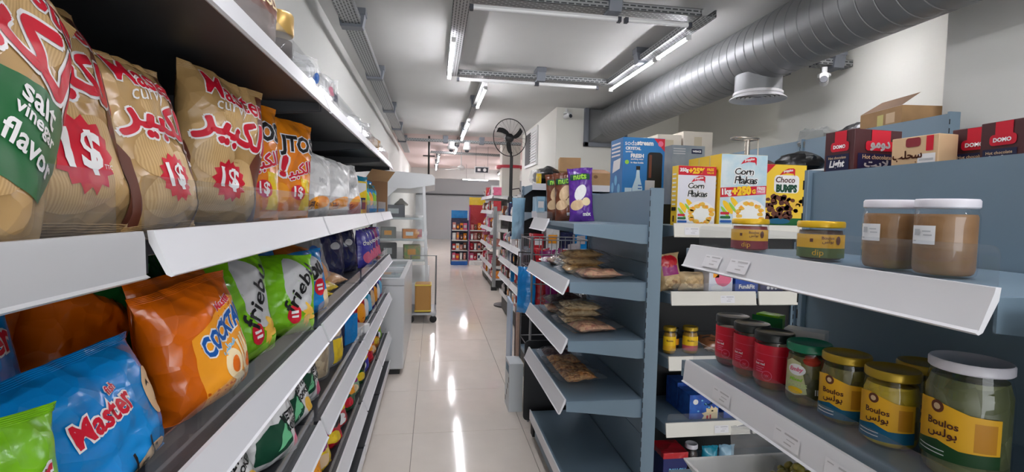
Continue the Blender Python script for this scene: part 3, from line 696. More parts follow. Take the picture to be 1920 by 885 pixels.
# lying packets and the far end of the third shelf
lay = [((-.45, 2.18, Z3+.028), YELF, 'yellow and green striped packet lying by the blue puff bag'), ((-.46, 2.38, Z3+.028), YELF, 'yellow and green packet lying beside the clear nut packet'), ((-.46, 2.62, Z3+.03), film('peach', (226, 176, 130)), 'peach coloured packet lying before the navy bags')]
for k, (l, m, lb) in enumerate(lay):
    o, S = bag(lb, .17, .22, .055, m, 91+k, l, (-78, 0, 72), nu=12, nv=14)
    decal(o, S, [(-.08, .05), (.08, .09), (.08, .13), (-.08, .1)], I_GREEN if k < 2 else RED, 'stripe_print'); decal(o, S, ell(0, .17, .05, .02), I_OR, 'print')
o, S = bag('amber brown bag leaning behind the striped packets', .24, .25, .1, film('amber', (190, 110, 40)), 95.5, (-.60, 2.26, Z3), (-14, 14, 60)); decal(o, S, ell(0, .12, .06, .05), I_OR, 'print')
o, S = bag('clear packet with orange snacks standing before the navy bags', .2, .26, .08, clear('clear_film', haze=.22, rough=.12, bump=.5), 97.5, (-.55, 2.56, Z3), (-8, -14, 60)); decal(o, S, ell(0, .08, .07, .06), I_OR, 'snack_fill', off=-.006); decal(o, S, ell(0, .18, .05, .04), I_BLUE, 'print')
nv = [(-.56, 2.86), (-.58, 3.04), (-.53, 3.2), (-.57, 3.36)]
nl = ['navy bag nearest, beside the clear packet', 'navy bag second from the clear packet', 'navy bag third from the clear packet', 'navy bag right beside the violet bags']
for k, (x, y) in enumerate(nv):
    o, S = bag(nl[k]+' on third left shelf', .22, .29, .1, NAVY, 101+k*1.3, (x, y, Z3), (-5, 4-3*k, 62), nu=14, nv=16); decal(o, S, ell(0, .19, .04, .02), I_GREY, 'print')
for k in range(5):
    y = 3.47+.155*k
    o, S = bag(['violet', 'violet', 'purple', 'magenta', 'violet'][k]+' sweets bag, '+['first', 'second', 'third', 'fourth', 'last'][k]+' after the navy bags on third left shelf', .15, .25, .07, (VIOLET, VIOLET, PURPLE, MAGENTA, VIOLET)[k], 111+k, (-.455, y, Z3), (-5, 2, 66), nu=12, nv=14)
    decal(o, S, ell(0, .07, .05, .04), I_PINK, 'print'); text(o, S, 'choc', 0, .17, .09, WHITE, bold=.02)
# fourth shelf
kt = [(-.47, .98, 10), (-.46, 1.22, -12), (-.44, 1.47, 6), (-.45, 1.70, -8), (-.47, 1.90, 12)]
kn = ['nearest', 'second', 'third', 'fourth', 'farthest']
for k, (x, y, ty) in enumerate(kt):
    w, h = .25, .245
    o, S = bag('white kettle crisp bag with green leaf print on fourth left shelf, '+kn[k]+' of five', w, h, .11, WHITEF, 121+k*2.7, (x, y, Z4), (-17, ty, 72), group='white kettle crisp bags', wr=.009)
    decal(o, S, [(-.44*w, .10*h), (-.2*w, .08*h), (.1*w, .22*h), (.06*w, .52*h), (-.06*w, .44*h), (-.2*w, .46*h), (-.4*w, .34*h)], I_DG, 'leaf_print')
    decal(o, S, [(-.18*w, .16*h), (.06*w, .26*h), (.02*w, .44*h), (-.06*w, .34*h)], I_LG, 'leaf_highlight', off=.002)
    text(o, S, 'KETTLE', .2*w, .50*h, .4*w, BLACK, bold=.04, rot=.2, name='brand_lettering'); text(o, S, 'COOKED', .22*w, .38*h, .4*w, BLACK, bold=.04, rot=.2, name='brand_lettering')
    decal(o, S, ell(.25*w, .2*h, .12*w, .1*h), GOLDC if k % 2 else I_PINK, 'crisp_print')
tub = thing('plastic_tub', 'large clear plastic tub of sweets on fourth left shelf', 'tub', (-.52, 2.22, Z4)); MB().lathe([(.085, .002), (.09, .02), (.09, .19), (.08, .2)], 28).build('tub_wall', clear('clear_plastic', haze=.12), tub, smooth=40); MB().lathe([(.08, .01), (.085, .02), (.085, .15), (.06, .165)], 24).build('sweets', chunky('sweets', [(176, 150, 110), (220, 200, 160), (150, 120, 80)], 40), tub, smooth=40); MB().lathe([(.092, .19), (.092, .21), (.085, .214)], 28).build('lid', mat('beige_lid', (206, 196, 180), rough=.4), tub, smooth=40)
o, S = bag('clear biscuit packet with yellow paper label on fourth left shelf', .14, .24, .06, clear('clear_film', haze=.22), 131.5, (-.44, 2.38, Z4), (-4, 0, 74)); decal(o, S, rect(-.05, .05, .02, .13), YELF, 'yellow_label'); decal(o, S, rect(-.055, .055, .14, .22), I_BEIGE, 'biscuits', off=-.004)
for k, (x, y, w, d, h, m, l) in enumerate(((-.52, 2.62, .16, .1, .22, NAVY, 'navy blue carton beside the yellow-labelled packet'), (-.46, 2.78, .12, .08, .15, BLUE, 'small blue carton beside the navy one'), (-.48, 2.95, .2, .18, .05, M_WHST, 'flat grey tray under the eye shelf beyond blue carton'))):
    carton(l, w, d, h, m, (x, y, Z4), 68)
cols = [(REDF, 'red'), (TEAL, 'pale teal'), (NAVY, 'navy'), (VIOLET, 'violet'), (NAVY, 'dark navy'), (VIOLET, 'bright violet'), (PINKF, 'pink')]
for k in range(7):
    y = 3.12+.165*k; m, cn = cols[k]
    o, S = bag(cn+' packet on fourth left shelf, number %s from the freezer' % ['seven', 'six', 'five', 'four', 'three', 'two', 'one'][k], .15, .24, .06, m, 141+k, (-.44, y, Z4), (-4, 0, 66), nu=12, nv=14); decal(o, S, ell(0, .09, .05, .06), (I_OR, WHITE, I_LBLUE, I_BEIGE)[k % 4], 'print')
# fifth shelf and base
c5 = [(YELF, 'yellow'), (MAGENTA, 'magenta'), (DKBROWN, 'dark brown'), (YELF, 'bright yellow'), (REDF, 'red'), (REDF, 'crimson'), (DKGREEN, 'dark green'), (film('silver_green', (140, 170, 140)), 'silver green'), (DKGREEN, 'green'), (VIOLET, 'violet'), (REDF, 'scarlet'), (ORANGE, 'orange'), (ORANGE, 'light orange'), (LIME, 'lime')]
for k in range(14):
    y = 1.45+.2*k; m, cn = c5[k]
    o, S = bag(cn+' snack packet on the fifth left shelf, %s from its near end' % ['1st', '2nd', '3rd', '4th', '5th', '6th', '7th', '8th', '9th', '10th', '11th', '12th', '13th', '14th'][k], .19, .24, .08, m, 151+k*1.1, (-.44, y, Z5), (-9, (-1)**k*5, 70), nu=14, nv=16, wr=.008)
    decal(o, S, blob(.02, .13, .06, .04, k), (BLACK, YELF, I_OR, MAGENTA)[k % 4], 'print'); decal(o, S, blob(-.02, .06, .05, .025, k+3), (YELF, WHITE, RED, I_BEIGE)[k % 4], 'print')
# top shelf
GOLDL = mat('gold_lid', (196, 160, 92), rough=.3, metal=.5)
o, S = bag('clear coffee refill pouch with brown and gold label on top left shelf', .25, .26, .09, clear('clear_film2', haze=.7, rough=.1, hcol=(150, 132, 128), bump=.5), 171, (-.44, 1.25, ZT), (-3, 0, 72)); decal(o, S, rect(-.03, .115, .09, .155), I_BROWN, 'brown_label'); text(o, S, 'GOLD', .05, .122, .10, CREAM, bold=.03); text(o, S, 'NESCAFE', .02, .185, .16, WHITE, bold=.03, outline=I_BROWN, ow=.04)
jar = thing('coffee_jar', 'glass coffee jar with tall golden lid on the top left shelf', 'jar', (-.435, 1.50, ZT)); MB().lathe([(.04, .001), (.045, .01), (.045, .10), (.036, .115)], 24).build('glass', clear('jar_glass', ior=1.5), jar, smooth=40); MB().lathe([(.038, .006), (.041, .012), (.041, .095)], 20).build('coffee', mat('coffee', (52, 30, 22), rough=.9), jar, smooth=40); MB().lathe([(.043, .112), (.045, .116), (.045, .165), (.042, .17)], 24).build('lid', GOLDL, jar, smooth=40)
CF = clear('clear_film', haze=.22)
tp = [('clear packet of plastic cups beside the coffee jar', -.46, 1.75, .17, .13, None), ('clear packet of white cutlery with blue print, first on top shelf', -.46, 2.0, .15, .2, I_BLUE), ('clear packet of white cutlery with pink print on top shelf', -.45, 2.18, .14, .19, I_PINK), ('clear packet of cutlery with dark header, last of three on top shelf', -.46, 2.4, .15, .22, I_NAVY), ('clear packet with red cardboard insert on top left shelf', -.46, 2.95, .2, .16, RED), ('empty looking clear packet near end of top left shelf', -.46, 3.4, .24, .19, None)]
for k, (lb, x, y, w, h, m) in enumerate(tp):
    o, S = bag(lb, w, h, .06, CF, 181+k, (x, y, ZT), (-4, 4*(-1)**k, 68), nu=14, nv=16, wr=.009, name='clear_packet', cat='packet')
    if m:
        multi(o, S, [rect(-.04+.02*q, -.026+.02*q, .03, h*.8) for q in range(4)] if k < 4 else [rect(-.07, .0, .04, .11)], WHITE if k < 4 else RED, 'contents', off=-.004); decal(o, S, ell(.01, h*.6, .025, .02), m, 'print')
o, F, Sd = carton('open beige carton at the far end of top left shelf', .2, .2, .16, CARD, (-.55, 4.05, ZT), 70); MB().add([(-.1, -.1, .16), (.1, -.1, .16), (.1, -.03, .20), (-.1, -.03, .20)], [(0, 1, 2, 3)]).build('flap', CARDD, o)
# ------------------------------------------------------------------ glass jars on the right shelving
GL = clear('jar_glass', ior=1.5)
def lid_m(n, c, metal=.2): return mat('lid_'+n, c, rough=.3, metal=metal)
def jar(label, r, H, loc, rz, cont, lidm, neck=.85, lidh=.014, fill=.86, shoulder=.78, lidr=None, group=None):
    t = thing('glass_jar', label, 'jar', loc, R(rz), group); nr = r*neck; lr = lidr or nr+.003; g = H-lidh
    MB().lathe([(r*.86, .001), (r*.97, .004), (r, .012), (r, g*shoulder), (r*.97, g*(shoulder+.05)), (nr+.001, g*.93), (nr, g)], 32).build('glass', GL, t, smooth=45)
    i = .0022
    MB().lathe([(r*.82, .004), (r*.95-i, .007), (r-i, .014), (r-i, g*min(shoulder, fill)), (r*.96-i, g*(min(shoulder, fill)+.04)), (nr-i, g*max(fill, .90) if fill > shoulder else g*(fill+.05))], 28).build('contents', cont, t, smooth=45)
    MB().lathe([(lr-.002, H-lidh-.002), (lr, H-lidh), (lr, H-.003), (lr-.002, H), (lr-.006, H-.0005), (lr-.008, H-.002), (.004, H-.002)], 36).build('lid', lidm, t, smooth=40)
    return t
def wrap(t, r, z0, a0, a1, z_0, z_1, m, name='label', off=.0007):
    return decal(t, cyl_surf(r), rect(a0*r, a1*r, z_0, z_1), m, name, off=off, mx=.008)
I_MAROON = ink('maroon', (140, 46, 56)); I_MUST = ink('mustard', (240, 180, 40)); I_TEALB = ink('teal_blue', (20, 96, 130)); I_OLV = ink('olive', (92, 110, 60)); I_DKG = ink('dark_green', (30, 70, 34))
ZJ = 1.3585; Z2 = 1.0505
YLID = lid_m('yellow', (226, 180, 30)); WLID = lid_m('white', (226, 222, 230), 0)
DIPR = mat('red_dip', (120, 40, 44), rough=.4, col2=(150, 60, 50), vscale=60); DIPG = mat('dark_dip', (60, 34, 38), rough=.4, col2=(90, 70, 40), vscale=60)
for k, (lb, loc, c, low) in enumerate((('small dip jar with yellow lid and maroon label', (.805, 1.195, ZJ), DIPR, I_MAROON), ('small dip jar with yellow lid and green label', (.81, .96, ZJ), DIPG, I_OLV))):
    r = .0445; t = jar(lb, r, .083, loc, -38, c, YLID, neck=.93, lidh=.012, fill=.8, shoulder=.76); S = cyl_surf(r)
    wrap(t, r, 0, -1.25, 1.25, .026, .056, I_MUST); wrap(t, r, 0, -1.25, 1.25, .008, .028, low, 'lower_label', off=.0009)
    text(t, S, 'Boulos', .012, .049, .022, I_BROWN, bold=.02, off=.0018); text(t, S, AR_BOULOS, .012, .041, .02, I_BROWN, bold=.02, off=.0018, name='arabic_lettering'); decal(t, S, ell(.032, .044, .005, .009, 14), I_BROWN, 'figure_print', off=.0015, mx=.01); decal(t, S, rect(-.02, -.014, .04, .047), I_BROWN, 'small_print', off=.0015)
    text(t, S, 'dip', -.005, .017, .02, I_MUST, bold=0, off=.002)
PASTE = mat('tahini_paste', (150, 112, 74), rough=.5, col2=(138, 100, 62), vscale=30)
for k, (lb, loc) in enumerate((('tall jar of brown paste with white lid, left of the pair', (.815, .80, ZJ)), ('tall jar of brown paste with white lid, right of the pair', (.82, .705, ZJ)))):
    r = .0425; t = jar(lb, r, .125, loc, -62, PASTE, WLID, neck=.92, lidh=.013, fill=.9, shoulder=.86, group='brown paste jars'); S = cyl_surf(r)
    wrap(t, r, 0, -.95, -.05, .052, .082, WHITE, 'paper_label'); multi(t, S, [rect(-.034, -.024, .066, .076), rect(-.02, -.008, .072, .074), rect(-.018, -.006, .066, .068), rect(-.036, -.03, .056, .058)], I_GREY, 'small_print', off=.0016, mx=.01)
OLIVEP = chunky('pickle_mix', [(70, 74, 44), (120, 110, 60), (86, 92, 58), (140, 96, 50)], 45, .5); REDC = mat('red_sauce', (110, 34, 24), rough=.4); PKY = chunky('yellow_peppers', [(176, 150, 30), (206, 180, 50), (130, 110, 30)], 42, .5); CUC = chunky('cucumbers', [(84, 84, 40), (120, 110, 50), (60, 62, 32)], 38, .5); VINE = chunky('vine_leaves', [(70, 78, 44), (112, 116, 76), (90, 96, 60)], 30, .6)
BLID = lid_m('black', (30, 34, 34), 0); GLID = lid_m('green', (20, 120, 86), 0); GOLD2 = lid_m('gold', (178, 146, 40), .45)
rl = ['red labelled jar with black lid, farthest of three', 'red labelled jar with black lid, middle of three', 'red labelled jar with black lid beside the mixed pickles']
for k, y in enumerate((1.235, 1.147, 1.057)):
    r = .041; t = jar(rl[k], r, .132, (.795-.004*k, y, Z2), -48, REDC, BLID, neck=.95, lidh=.018, fill=.8, shoulder=.8, group='red labelled jars', lidr=.0425); S = cyl_surf(r)
    wrap(t, r, 0, -1.7, 1.7, .022, .105, RED); decal(t, S, [(-.06, .085), (.06, .082), (.06, .0825), (-.06, .0855)], I_PINK, 'line_print', off=.0014, mx=.01)
    multi(t, S, [rect(-.03, -.012, .066, .0685), rect(-.03, -.01, .052, .054), rect(-.03, -.014, .047, .049), rect(-.03, -.012, .042, .044)], I_PINK, 'small_print', off=.0014, mx=.01)
    text(t, S, 'hot red', -.02, .061, .022, WHITE, bold=.03, off=.0018); multi(t, S, [[(math.cos(2*PI*i/18)*rr-.004, .036+math.sin(2*PI*i/18)*rr) for i in range(18)] for rr in (.011,)], I_PINK, 'seal_ring', off=.0012, mx=.01); decal(t, S, ell(-.004, .036, .0098, .0098, 18), RED, 'seal_disc', off=.0016, mx=.01); text(t, S, 'W', -.004, .036, .008, I_PINK, off=.0022)
r = .0435; t = jar('mixed pickles jar with green lid', r, .132, (.80, .962, Z2), -58, OLIVEP, GLID, neck=.93, lidh=.016, fill=.86, shoulder=.76, lidr=.0435); S = cyl_surf(r)
MB().lathe([(.006, .086), (.016, .092), (.018, .1), (.01, .108)], 14, (.014, -.026, 0)).build('tomato', mat('tomato', (190, 60, 40), rough=.3), t, smooth=50)
decal(t, S, [(-.036, .028), (-.008, .024), (.014, .03), (.01, .05), (.0, .094), (-.018, .1), (-.032, .092)], ink('pickle_label', (196, 196, 150)), 'label', mx=.008); decal(t, S, ell(-.008, .078, .018, .012, 18), WHITE, 'white_oval', off=.0013, mx=.01); text(t, S, 'Emby', -.008, .078, .026, I_PINK, bold=.04, shear=.2, off=.002); text(t, S, 'Mixed', -.008, .058, .026, I_LIME, bold=.03, shear=.3, off=.002); text(t, S, 'PICKLES', -.006, .046, .038, ink('pale_lime', (200, 214, 150)), bold=.04, off=.002); decal(t, S, ell(-.01, .034, .016, .007, 16), YEL, 'yellow_seal', off=.0013, mx=.01)
multi(t, S, [rect(.028+.004*i, .030+.004*i, .03, .042) for i in range(4)], WHITE, 'barcode', off=.0012, mx=.01)
def boulos(label, loc, r, H, cont, lidm, band, rz, zl=.03, zh=.088, **k):
    t = jar(label, r, H, loc, rz, cont, lidm, **k); S = cyl_surf(r)
    decal(t, S, [(-1.1*r, zl), (1.1*r, zl), (1.1*r, zh-.006), (.4*r, zh-.004), (0, zh+.002), (-.5*r, zh+.008), (-1.1*r, zh+.004)], I_MUST, 'label', mx=.006)
    decal(t, S, [(-1.1*r, zl-.018), (1.1*r, zl-.014), (1.1*r, zl+.006), (.2*r, zl+.004), (-.3*r, zl+.012), (-1.1*r, zl+.004)], band, 'lower_label', off=.0019, mx=.006)
    q = (zh-zl)/.058
    decal(t, S, ell(-.35*r, zh-.002, .0085*q, .0085*q, 18), I_BROWN, 'crest', off=.0015, mx=.01); decal(t, S, ell(-.35*r, zh-.002, .0045*q, .0045*q, 12), I_BEIGE, 'crest_centre', off=.002, mx=.01)
    text(t, S, 'Boulos', -.2*r, zl+.035*q, .036*q, I_CHOC, bold=.02, off=.0026, name='brand_lettering'); text(t, S, AR_BOULOS, -.2*r, zl+.021*q, .034*q, I_CHOC, bold=.02, off=.0026, name='arabic_lettering')
    decal(t, S, rect(.5*r, 1.0*r, zl+.008, zh-.014), ink('panel_amber', (206, 140, 30)), 'side_panel', off=.0013, mx=.01); multi(t, S, [rect(-.9*r, -.1*r, zl-.004-.006*i, zl-.0025-.006*i) for i in range(2)], WHITE, 'small_print', off=.0025, mx=.01)
    return t
boulos('pickled cucumber jar with gold lid, orange label and blue band', (.805, .868, Z2), .0435, .135, CUC, GOLD2, I_TEALB, -58, neck=.9, fill=.9, shoulder=.76)
boulos('gold lidded jar half hidden behind two orange-labelled jars', (.905, .80, Z2), .0435, .135, CUC, GOLD2, I_TEALB, -58, neck=.9, fill=.9, shoulder=.76)
boulos('jar of yellow peppers with gold lid and orange label', (.81, .772, Z2), .0435, .135, PKY, GOLD2, I_TEALB, -60, neck=.9, fill=.9, shoulder=.78)
boulos('big vine leaves jar with white lid at right edge', (.828, .658, Z2), .054, .185, VINE, WLID, I_DKG, -70, zl=.05, zh=.115, neck=.9, lidh=.014, fill=.92, shoulder=.8)
o, F, Sd = carton('green carton standing behind the farthest red jar', .06, .04, .135, LIME, (.905, 1.235, Z2), -60); decal(o, F, rect(-.04, .04, .1, .13), I_GREEN, 'print')
o, F, Sd = carton('small white box behind the middle red jar', .09, .05, .12, M_WHST, (.92, 1.12, Z2), -50)
# tub of olives on the lowest visible shelf
t = thing('olive_tub', 'white rectangular plastic tub of olives at lower right', 'tub', (.83, 1.0, .7405)); mb = MB()
for z0, z1, e in ((.0, .055, .0),):
    mb.add([(-.13, -.2, .003), (.13, -.2, .003), (.13, .2, .003), (-.13, .2, .003), (-.165, -.235, .06), (.165, -.235, .06), (.165, .235, .06), (-.165, .235, .06), (-.155, -.225, .06), (.155, -.225, .06), (.155, .225, .06), (-.155, .225, .06), (-.125, -.195, .007), (.125, -.195, .007), (.125, .195, .007), (-.125, .195, .007)],
           [(3, 2, 1, 0), (0, 1, 5, 4), (1, 2, 6, 5), (2, 3, 7, 6), (3, 0, 4, 7), (4, 5, 9, 8), (5, 6, 10, 9), (6, 7, 11, 10), (7, 4, 8, 11), (8, 9, 13, 12), (9, 10, 14, 13), (10, 11, 15, 14), (11, 8, 12, 15), (12, 13, 14, 15)])
mb.build('tub_body', mat('tub_white', (232, 230, 228), rough=.3), t, bevel=.004)
OLM = mat('olive_skin', (138, 130, 60), rough=.3, col2=(160, 146, 70), vscale=40)
om = MB().lathe([(.001, -.012), (.006, -.010), (.0085, -.004), (.0085, .004), (.006, .010), (.001, .012)], 10); om = om.build('olive', OLM, None, smooth=60)
tag(om, 'green olive in the white tub', 'olive', 'olives in the white tub'); oc = 0
rnd = random.Random(3)
for lay_, n, rr in ((0, 42, .085), (1, 32, .072), (2, 24, .06), (3, 16, .046), (4, 9, .03), (5, 4, .015)):
    for k in range(n):
        a = rnd.random()*2*PI; q = rr*math.sqrt(rnd.random())
        pos = (.895+q*.9*math.cos(a), 1.10+q*1.0*math.sin(a), .7405+.018+.0150*lay_+.004*rnd.random()); rot = (rnd.random()*3, rnd.random()*3, rnd.random()*3)
        if oc == 0: place(om, pos, rot)
        else:
            c2 = om.copy(); COL.objects.link(c2); place(c2, pos, rot)
        oc += 1
o, S = bag('crumpled clear bag behind the olive tub', .2, .12, .09, CF, 203, (.93, 1.26, .7405), (0, 0, -20), wr=.014, name='clear_packet', cat='packet', nu=14, nv=14)

# ------------------------------------------------------------------ cartons above the right shelving
ZR = 1.4305
I_DCH = mat('carton_chocolate', (72, 30, 34), rough=.45)
def choc(label, w, d, h, loc, rz=0):
    o, F, Sd = carton(label, w, d, h, I_DCH, loc, rz)
    for S, ww, ar in ((F, w, 1), (Sd, d, 0)):
        decal(o, S, rect(-.15*ww, .25*ww, h*.86, h*.995), RED, 'red_tab'); decal(o, S, rrect(-.27*ww, .34*ww, h*.78, h*.88, .008), RED, 'red_badge', off=.0016)
        text(o, S, AR_DOMO if ar else 'DOMO', .03*ww, h*.83, .4*ww, WHITE, bold=.05, off=.0026, name='brand_lettering')
        decal(o, S, rect(-.42*ww, .36*ww, h*.35, h*.75), I_NAVY, 'dark_panel'); text(o, S, 'Hot chocolate', -.03*ww, h*.715, .6*ww, I_BEIGE, bold=.01)
        text(o, S, AR_LIGHT if ar else 'Light', -.03*ww, h*.64, .5*ww, WHITE, height=.09*h, bold=.04, shear=.2 if not ar else 0); text(o, S, 'Dark', -.03*ww, h*.54, .34*ww, WHITE, bold=.03); decal(o, S, ell(-.05*ww, h*.43, .3*ww, .06*h), I_CHOC, 'cup_print', off=.0016)
    return o
choc('chocolate brown hot drink carton beside the yellow cereal box', .15, .095, .253, (1.155, 1.235, ZR), 3)
o, F, Sd = carton('beige sahlab carton between two brown cartons', .055, .11, .212, mat('carton_beige', (214, 180, 140), rough=.5), (1.13, 1.035, ZR), 4)
decal(o, Sd, rrect(-.02, .015, .188, .209, .006), I_MAROON, 'badge'); text(o, Sd, AR_SAHLAB, -.015, .168, .07, I_BROWN, bold=.03, off=.002, name='arabic_lettering'); text(o, Sd, AR_FAWRI, -.01, .142, .04, I_BROWN, bold=.02, off=.002, name='arabic_lettering'); decal(o, Sd, rect(.01, .05, .06, .17), WHITE, 'text_panel'); multi(o, Sd, [rect(.014, .046, .07+.014*k, .075+.014*k) for k in range(7)], I_GREY, 'small_print', off=.002, mx=.1); decal(o, Sd, rect(.028, .044, .176, .21), RED, 'red_tab')
o, F, Sd = carton('pink topped carton standing behind the beige sahlab one', .11, .09, .222, film('pinkish', (206, 110, 110)), (1.25, 1.11, ZR), 0)
choc('brown hot drink carton half hidden behind the beige one', .10, .09, .225, (1.225, .965, ZR), 6)
choc('brown hot drink carton at the right edge of the photo', .17, .085, .222, (1.215, .865, ZR), -3)
o, F, Sd = carton('small black and silver box behind the brown cartons', .08, .06, .25, M_BLACKP, (1.36, 1.02, ZR), 0); decal(o, Sd, rect(-.026, .026, .2, .235), I_GREY, 'silver_print')

# ------------------------------------------------------------------ cereal end
ZC = 1.3955
YB = mat('carton_yellow', (240, 200, 50), rough=.4); WB = mat('carton_white', (222, 222, 232), rough=.4); SKY = mat('carton_sky', (176, 208, 222), rough=.4, col2=(214, 226, 230), vscale=14)
def ribbon(o, S, cx, cy, s):
    decal(o, S, [(cx-s, cy-.35*s), (cx-.6*s, cy+.15*s), (cx+.1*s, cy+.5*s), (cx+.8*s, cy+.55*s), (cx+s, cy+.4*s), (cx+s, cy-.45*s), (cx+.8*s, cy-.1*s), (cx, cy-.05*s), (cx-.6*s, cy-.2*s)], RED, 'logo_ribbon', off=.0016); text(o, S, 'poppins', cx+.1*s, cy+.2*s, 1.2*s, WHITE, rot=.15, bold=.04, off=.0026)
def flakes(o, S, cx, cy, rx, ry, seed):
    decal(o, S, ell(cx, cy, rx, ry), WHITE, 'bowl_print', off=.0010); decal(o, S, ell(cx, cy+ry*.05, rx*.8, ry*.75), mat('milk', (240, 240, 236), rough=.4), 'milk_print', off=.0014)
    rn = random.Random(seed); multi(o, S, [blob(cx+rx*.85*math.cos(a)*rn.uniform(.7, 1), cy+ry*.8*math.sin(a)*rn.uniform(.7, 1), .016, .010, rn.random()*9, .4, 9) for a in [2*PI*i/13 for i in range(13)]], GOLDC, 'flake_print', off=.0019, mx=.1)
    multi(o, S, [blob(cx+rx*.7*math.cos(a), cy+ry*.7*math.sin(a), .008, .006, rn.random()*9, .4, 8) for a in [2*PI*i/9+.3 for i in range(9)]], I_OR, 'flake_print', off=.0022, mx=.1)
def corn(o, S, x, y, s):
    decal(o, S, ell(x, y, .35*s, s, 14, .7), YEL, 'corn_print', off=.0009); decal(o, S, ell(x-.3*s, y-.6*s, .2*s, .9*s, 14, .7), I_LIME, 'husk_print', off=.0011)
w, h = .19, .277
o, F, Sd = carton('small corn flakes carton with red 25% free band', w, .06, h, YB, (1.205, 2.235, ZC), 0, name='cereal_box')
decal(o, F, rect(-w/2+.001, w/2-.001, .001, h-.001), WB, 'front_print', off=.0005, mx=.3); decal(o, F, rect(-w/2+.001, w/2-.001, h-.043, h-.001), RED, 'red_band', off=.0009, mx=.3)
text(o, F, '350g', -.066, h-.022, .04, WHITE, bold=.05); text(o, F, '+25%', -.004, h-.022, .075, YEL, bold=.06); text(o, F, 'FREE', .064, h-.015, .034, YEL, bold=.03); text(o, F, 'VALUE', .064, h-.03, .034, YEL, bold=.03)
ribbon(o, F, .005, .213, .035); text(o, F, 'Corn', -.004, .186, .08, BLACK, height=.025, bold=.01, outline=WHITE, ow=.09, shear=.15); text(o, F, 'Flakes', .004, .149, .098, BLACK, height=.028, bold=.01, outline=WHITE, ow=.09, shear=.15)
flakes(o, F, .022, .055, .075, .06, 5); corn(o, F, -.06, .08, .035); corn(o, F, -.03, .1, .03)
for k, c in enumerate((RED, I_GREEN, I_BLUE)): decal(o, F, rrect(-w/2+.004, -w/2+.04+.005*k, .044-.015*k, .054-.015*k, .004), c, 'info_tab', off=.0026)
multi(o, Sd, [rect(-.02, .016, .235-.02*k, .242-.02*k) for k in range(8)], WHITE, 'side_text'); decal(o, Sd, rrect(-.022, .022, .068, .085, .004), BLACK, 'side_badge'); decal(o, Sd, rect(-.008, .008, .016, .045), I_BROWN, 'side_print')
for k in range(3):
    w, h, dd = .235, .337, .10
    o, F, Sd = carton(['large sky blue corn flakes carton with diagonal red band', 'large yellow-sided corn flakes carton behind the front one', 'rearmost of the large corn flakes cartons'][k], w, dd, h, YB, (1.428, 2.235+.103*k, ZC), 0, name='cereal_box')
    decal(o, F, rect(-w/2+.001, w/2-.001, .001, h-.001), SKY, 'front_print', off=.0005, mx=.3)
    decal(o, Sd, ell(0, h-.08, .02, .012), RED, 'side_logo'); multi(o, Sd, [rect(-.022, .02, h-.12-.02*q, h-.11-.02*q) for q in range(3)], WHITE, 'side_text'); decal(o, Sd, rect(-.049, -.045, .002, h-.002), I_GREY, 'side_edge')
    if k: continue
    ribbon(o, F, .02, .305, .04); text(o, F, 'Corn', .0, .258, .095, BLACK, height=.03, bold=.01, outline=WHITE, ow=.09, shear=.15); text(o, F, 'Flakes', .01, .218, .115, BLACK, height=.033, bold=.01, outline=WHITE, ow=.09, shear=.15)
    decal(o, F, [(-w/2+.001, .135), (w/2-.001, .155), (w/2-.001, .195), (-w/2+.001, .18)], RED, 'red_band', off=.0011, mx=.3)
    text(o, F, '1kg', -.085, .159, .045, WHITE, bold=.05, rot=.08); text(o, F, '+250', -.01, .168, .09, YEL, bold=.08, rot=.08, height=.035); text(o, F, 'G', .052, .166, .016, YEL, bold=.06, rot=.08); decal(o, F, rect(.065, .112, .155, .190), I_PINK, 'pink_panel', off=.0016); text(o, F, 'FREE', .089, .182, .04, WHITE, bold=.03, off=.003); text(o, F, 'VALUE', .089, .167, .04, WHITE, bold=.03, off=.003)
    flakes(o, F, .035, .06, .085, .07, 8); corn(o, F, -.075, .09, .04); corn(o, F, -.04, .11, .035)
    for q, c in enumerate((RED, I_GREEN, I_BLUE)): decal(o, F, rrect(-w/2+.004, -w/2+.05+.006*q, .056-.019*q, .068-.019*q, .005), c, 'info_tab', off=.0026)
w, h = .215, .30
o, F, Sd = carton('yellow chocolate cereal carton with dark chunks print', w, .07, h, YB, (1.66, 2.24, ZC), 0, name='cereal_box')
decal(o, F, rect(-w/2+.001, w/2-.001, .001, .045), I_GREEN, 'green_base', off=.0005, mx=.3); decal(o, F, [(-w/2+.001, h-.001), (-w/2+.001, h-.05), (-w/2+.05, h-.001)], RED, 'corner_flash', off=.0009); ribbon(o, F, .005, .262, .04)
decal(o, F, rrect(-.062, .07, .165, .25, .02), WHITE, 'title_plate', off=.0009); text(o, F, 'Choco', -.004, .228, .1, I_CHOC, bold=.02, shear=.15); text(o, F, 'BUMPS', .004, .187, .105, I_DG, bold=.07, height=.032)
rn = random.Random(4); multi(o, F, [blob(rn.uniform(-.1, .03), rn.uniform(.03, .15)-.0, .016, .013, rn.random()*9, .35, 9) for i in range(34)], I_CHOC, 'chunk_print', off=.0012, mx=.2); multi(o, F, [blob(rn.uniform(-.1, .06), rn.uniform(.04, .14), .012, .009, rn.random()*9, .35, 9) for i in range(16)], I_BROWN, 'chunk_print', off=.0018, mx=.2); multi(o, F, [blob(rn.uniform(.03, .09), rn.uniform(.06, .13), .014, .01, rn.random()*9, .4, 9) for i in range(7)], GOLDC, 'chunk_print', off=.0015, mx=.2); decal(o, F, ell(-.03, .03, .06, .014), I_TEALB, 'weight_tab', off=.0014)
